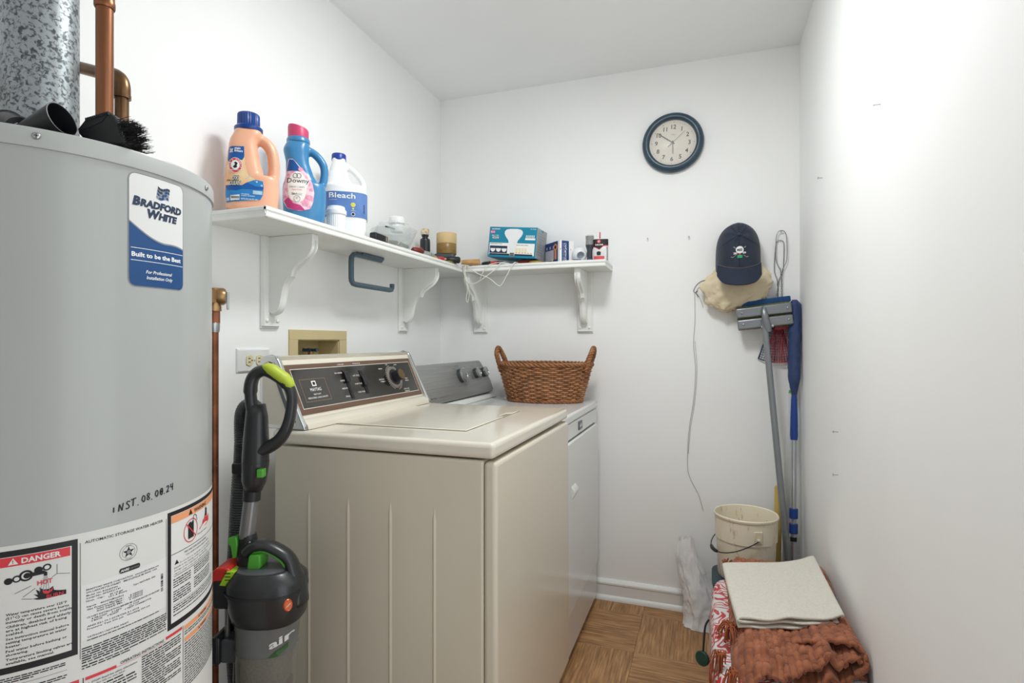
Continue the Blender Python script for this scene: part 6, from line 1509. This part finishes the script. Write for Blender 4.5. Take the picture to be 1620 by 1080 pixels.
e0 = Vector((.124 * math.cos(-.90), .124 * math.sin(-.90), .176)); e1 = Vector((.124 * math.cos(PI - .90), .124 * math.sin(PI - .90), .176)); pts = []
hang = (e0 - e1).cross(Vector((0, 0, 1))).normalized(); hang = hang if hang.x < 0 or hang.y < 0 else -hang
for i in range(25):
    t = i / 24; a = PI * t; c = (e0 + e1) / 2 + (e0 - e1) / 2 * math.cos(a); q = math.sin(a) ** .8; pts.append(c + hang * .128 * q + Vector((0, 0, -.072 * q)))
G().tube(pts, .0020, 8).obj('wire_bail', mat('dark_wire', '23283a', .4, .3), bu, smooth=True)
G().tube(pts[10:15], [.0055, .0075, .0072, .0075, .0055], 12).obj('bail_grip', m_black, bu, smooth=50)
# ================================================================== WHITE PLASTIC BAG
pbg = thing('plastic_bag', 'crumpled white plastic bag standing against the back wall baseboard', 'bag', (-.035, 2.475, 0))
def ridge(p_): return 1 - 2 * abs(noise.noise(p_))
def pb_f(u, v):
    th = u * 2 * PI; z = .002 + .352 * v; w = .072 * (1 - .62 * v ** 1.3); b = .050 * (1 - .86 * v ** .9)
    c3 = Vector((math.cos(th), math.sin(th), v * 2.2))
    q = 1 + .26 * noise.noise(c3 * 1.5 + Vector((3, 0, 0))) + .15 * ridge(c3 * 2.3 + Vector((0, 7, 1))) + .07 * ridge(c3 * 5.1)
    cx = .016 - .058 * v ** 1.1 + .012 * math.sin(v * 6)
    return (cx + w * q * math.cos(th), b * q * math.sin(th) + .03 * v, z * (1 + .10 * noise.noise(Vector((math.cos(th) * 2, math.sin(th) * 2, 4))) * v) + .006 * ridge(c3 * 4) * v)
G().grid(72, 56, pb_f).obj('film', mat('white_bag_film', 'e6e6e6', .35, var=.06, vscale=8, bump=.35, bscale=45, bdist=.005), pbg, smooth=28)
# ================================================================== PILE: patterned bag, white towel, rust rag rug, cream mat
m_pat = bpy.data.materials.new('red_white_scroll_print'); m_pat.use_nodes = True
nt = m_pat.node_tree; N = nt.nodes; L = nt.links; p = N['Principled BSDF']
tc = N.new('ShaderNodeTexCoord'); nz_ = N.new('ShaderNodeTexNoise'); nz_.inputs['Scale'].default_value = 17; nz_.inputs['Detail'].default_value = .6; nz_.inputs['Distortion'].default_value = 1.1; L.new(tc.outputs['Object'], nz_.inputs[0])
m1 = N.new('ShaderNodeMath'); m1.operation = 'MULTIPLY'; m1.inputs[1].default_value = 34; L.new(nz_.outputs[0], m1.inputs[0])
m2 = N.new('ShaderNodeMath'); m2.operation = 'SINE'; L.new(m1.outputs[0], m2.inputs[0])
cr = N.new('ShaderNodeValToRGB'); e = cr.color_ramp.elements; e[0].position = .10; e[0].color = lin('dedddb'); e[1].position = .22; e[1].color = lin('c4343c'); L.new(m2.outputs[0], cr.inputs[0])
L.new(cr.outputs[0], p.inputs['Base Color']); p.inputs['Roughness'].default_value = .45
RX0, RX1, RY0, RY1 = .012, .338, 1.43, 2.085
pk = thing('patterned_bag', 'red and white scroll patterned storage bag under the rust rug', 'bag', ((RX0 + RX1) / 2, (RY0 + RY1) / 2, 0))
rings = []
for z, s in ((0, .94), (.01, .97), (.10, 1.0), (.20, 1.02), (.29, 1.0), (.352, .98), (.372, .93), (.378, .80)):
    rr_ = sup(0, (RX1 - RX0) / 2 * s, (RY1 - RY0) / 2 * (.5 + .5 * s), z, 7, 72)
    rings.append([(x + .006 * noise.noise(Vector((x * 14, y * 14, z * 16))), y + .006 * noise.noise(Vector((x * 14, y * 14, z * 16 + 9))), z) for x, y, z in rr_])
G().loft(rings).obj('bag', m_pat, pk, smooth=60)
gtag = thing('green_reel', 'dark green round reel hanging on a black cord beside the patterned bag', 'reel', (.004, 1.735, .268))
G().lathe([(.019, -.006), (.021, -.004), (.021, .004), (.019, .006)], 28, M=Matrix.Translation((-.014, -.006, 0)) @ Vector((-.5, -.85, .1)).to_track_quat('Z', 'Y').to_matrix().to_4x4()).obj('disc', mat('dark_green_plastic', '20443a', .4), gtag, smooth=40)
G().tube(catmull([(-.012, -.004, .018), (-.010, -.004, .05), (-.006, .005, .09), (.004, .01, .11)], 5), .003, 8).obj('cord', m_black, gtag, smooth=True)
tl = thing('white_towel', 'folded white towel showing under the rust rug by the right wall', 'towel', (.215, 1.78, .398))
# --- rag rug, one chunky woven sheet folded over the bag
m_rust = mat('rust_rag', 'a9694a', .85, vscale=34, col2='7c472d', lo_=.35, hi_=.68, detail=5, bump=.4, bscale=300, bdist=.002, sheen=.15)
rg = thing('rag_rug', 'rust brown chunky woven rag rug draped over the patterned bag', 'rug', (.19, 1.74, .41))
def rug_pt(u, v):
    # u across (left .. right wall), v from the front edge to the back
    x = .066 + u * .296; y = 1.525 + v * .570 - .095 * (1 - v) * (1 - u)
    z = .424 + .012 * math.sin(v * 7 + u * 2)
    z += .026 * math.exp(-((u - .42 - .30 * (1 - v)) / .05) ** 2) * (1 - v) * 1.2          # diagonal fold ridge
    z += .016 * math.exp(-((u - .90) / .10) ** 2)
    fr = min(1.5, max(0, .16 - v) / .16)
    z -= (.050 * fr ** 1.6 + .030 * fr * math.sin(u * 9 + 1) ** 2) * (1 - .75 * min(1, max(0, u)) ** .7)
    lf = max(0, .12 - u) / .12
    z -= .055 * lf ** 1.5
    return Vector((x, y, z)) - Vector((.19, 1.74, .41))
def tw_f(u, v):
    x = .150 + u * .212; y = 1.452 + .045 * (1 - u) + v * .62
    return Vector((x, y, .386 + .003 * noise.noise(Vector((u * 3, v * 9, 4))) - (.05 * (max(0, .04 - v) / .04) ** 2))) - Vector((.215, 1.78, .398))
G().grid(20, 40, tw_f).obj('cloth', mat('white_terry', 'd8dce2', .85, var=.06, vscale=30, bump=.3, bscale=500), tl, smooth=True, solid=.008)
NU, NV = 150, 190
def rug_f(u, v):
    p_ = rug_pt(u, v); row = u * 19 + .55 * noise.noise(Vector((u * 4, v * 6, 3))); col_ = v * 31 + (.5 if int(row) % 2 else 0) + .5 * noise.noise(Vector((int(row) * 2.7, v * 7, 8)))
    lump = (abs(math.sin(PI * row)) ** .5) * (.40 + .60 * abs(math.sin(PI * col_)) ** .5)
    k = .0150 * (1.25 - .65 * v) * (.7 + .6 * noise.noise(Vector((int(row) * 1.3, int(col_) * 1.7, .5))))
    return p_ + Vector((.0015 * noise.noise(Vector((u * 40, v * 60, 1))), .002 * noise.noise(Vector((u * 40, v * 60, 7))), lump * k))
rs = G().grid(NU, NV, rug_f).obj('woven_sheet', m_rust, rg, smooth=True, solid=.012); rs['kind'] = 'stuff'
g = G()     # underside fold seen at the front
def under(u, v):
    p_ = rug_pt(.10 + u * .90, .005 + v * .30); lump = abs(math.sin(PI * u * 15)) ** .6
    return p_ + Vector((0, -.006 + .010 * math.sin(u * 7), -.020 - .006 * lump - .010 * (1 - v)))
g.grid(110, 20, under); g.obj('lower_fold', m_rust, rg, smooth=True, solid=.012)
g = G()     # flap of the rug rolled over along the wall
fc_ = catmull([(.205, .437, 0), (.245, .447, 0), (.290, .462, 0), (.335, .464, 0), (.356, .447, 0), (.354, .424, 0), (.330, .415, 0)], 12)
def flap(u, v):
    c = fc_[min(len(fc_) - 1, int(u * (len(fc_) - 1) + .5))]; y = 1.500 + .055 * (1 - u) + v * .30
    row = u * 11 + .3 * noise.noise(Vector((u * 3, v * 4, 1))); col_ = v * 15 + (.5 if int(row) % 2 else 0)
    l_ = (abs(math.sin(PI * row)) ** .5) * (.4 + .6 * abs(math.sin(PI * col_)) ** .5) * .011
    q = max(0, u - .62) / .38
    return Vector((c.x - .0 + l_ * q * .4, y + .006 * noise.noise(Vector((u * 8, v * 3, 2))), c.y + l_ * (1 - q) - .016 * v)) - Vector((.19, 1.74, .41))
g.grid(len(fc_) - 1, 60, flap); g.obj('rolled_flap', m_rust, rg, smooth=True, solid=.010)
g = G()     # loose fringe knots on the left
def fringe(p, n, l, spread, drop):
    for k in range(n):
        d = Vector((random.uniform(-1, .25), random.uniform(-1, .6), 0)).normalized() * spread * random.uniform(.4, 1)
        q0 = Vector(p) + Vector((random.uniform(-.012, .012), random.uniform(-.012, .012), 0))
        g.tube(catmull([q0, q0 + d * .5 + Vector((0, 0, .010)), q0 + d + Vector((0, 0, -drop * .35)), q0 + d * 1.12 + Vector((random.uniform(-.006, .006), 0, -drop))], 4), .0017, 5)
o_ = Vector((.19, 1.74, .41))
fringe(Vector((.066, 1.600, .432)) - o_, 30, .05, .036, .030); fringe(Vector((.036, 1.500, .405)) - o_, 18, .05, .020, .095); fringe(Vector((.066, 1.440, .395)) - o_, 22, .05, .026, .080)
for k in range(70):
    x = .06 + .25 * random.random(); q0 = Vector((x, 2.085, .425)) - o_
    g.tube([q0, q0 + Vector((random.uniform(-.008, .008), random.uniform(.004, .016), random.uniform(.0, .014))), q0 + Vector((random.uniform(-.014, .014), random.uniform(.006, .02), random.uniform(-.01, .006)))], .0022, 5)
fr_ = g.obj('fringe', mat('rust_fringe', 'a85f3a', .85, vscale=40, var=.3), rg, smooth=True); fr_['kind'] = 'stuff'
# --- cream mat folded in layers
mt = thing('folded_mat', 'cream felt mat folded in layers on top of the rust rug', 'mat', (.20, 1.83, .456))
m_felt = mat('cream_felt', 'd9d5c9', .9, var=.10, vscale=160, bump=.5, bscale=420, bdist=.0015, sheen=.1, detail=6)
T_ = .0052
# cross-section (x, z) of one continuous sheet folded back on itself
cs = catmull([(-.128, .000, 0), (-.06, .001, 0), (.04, .000, 0), (.10, .002, 0), (.128, .006, 0), (.133, .012, 0), (.124, .016, 0), (.06, .0125, 0), (-.04, .0120, 0), (-.105, .0125, 0), (-.125, .0150, 0), (-.127, .0195, 0), (-.112, .0225, 0), (-.04, .0235, 0), (.04, .0240, 0), (.10, .0285, 0), (.136, .0360, 0), (.146, .0330, 0), (.140, .0270, 0)], 8)
n = len(cs); L0 = [0]
for i in range(1, n): L0.append(L0[-1] + (cs[i] - cs[i - 1]).length)
FL, FR_, BL, BR_ = Vector((.078, 1.560, 0)), Vector((.336, 1.640, 0)), Vector((.052, 1.925, 0)), Vector((.328, 2.015, 0))
def mat_f(u, v):
    i = min(n - 1, int(u * (n - 1) + .5)); c = cs[i]; t = i / (n - 1)
    s_ = (c.x + .128) / .274
    q = (FL.lerp(FR_, s_)).lerp(BL.lerp(BR_, s_), v) - Vector((.20, 1.83, 0))
    q.y += .012 * noise.noise(Vector((c.x * 16, t * 3, 2))) * (1 - v)
    wave_ = (.0045 * math.sin(c.x * 42 + 1) + .004 * noise.noise(Vector((c.x * 20, t * 2, 9)))) * (1 - v) ** 2.2
    q.z = c.y + wave_ * (.4 + .6 * t) + .004 * v + .010 * max(0, c.x / .14) ** 2 * v - .006 * math.sin(v * PI) * (1 - s_)
    return q
G().grid(n - 1, 60, mat_f).obj('felt', m_felt, mt, smooth=True, solid=T_, loc=(0, 0, 0))
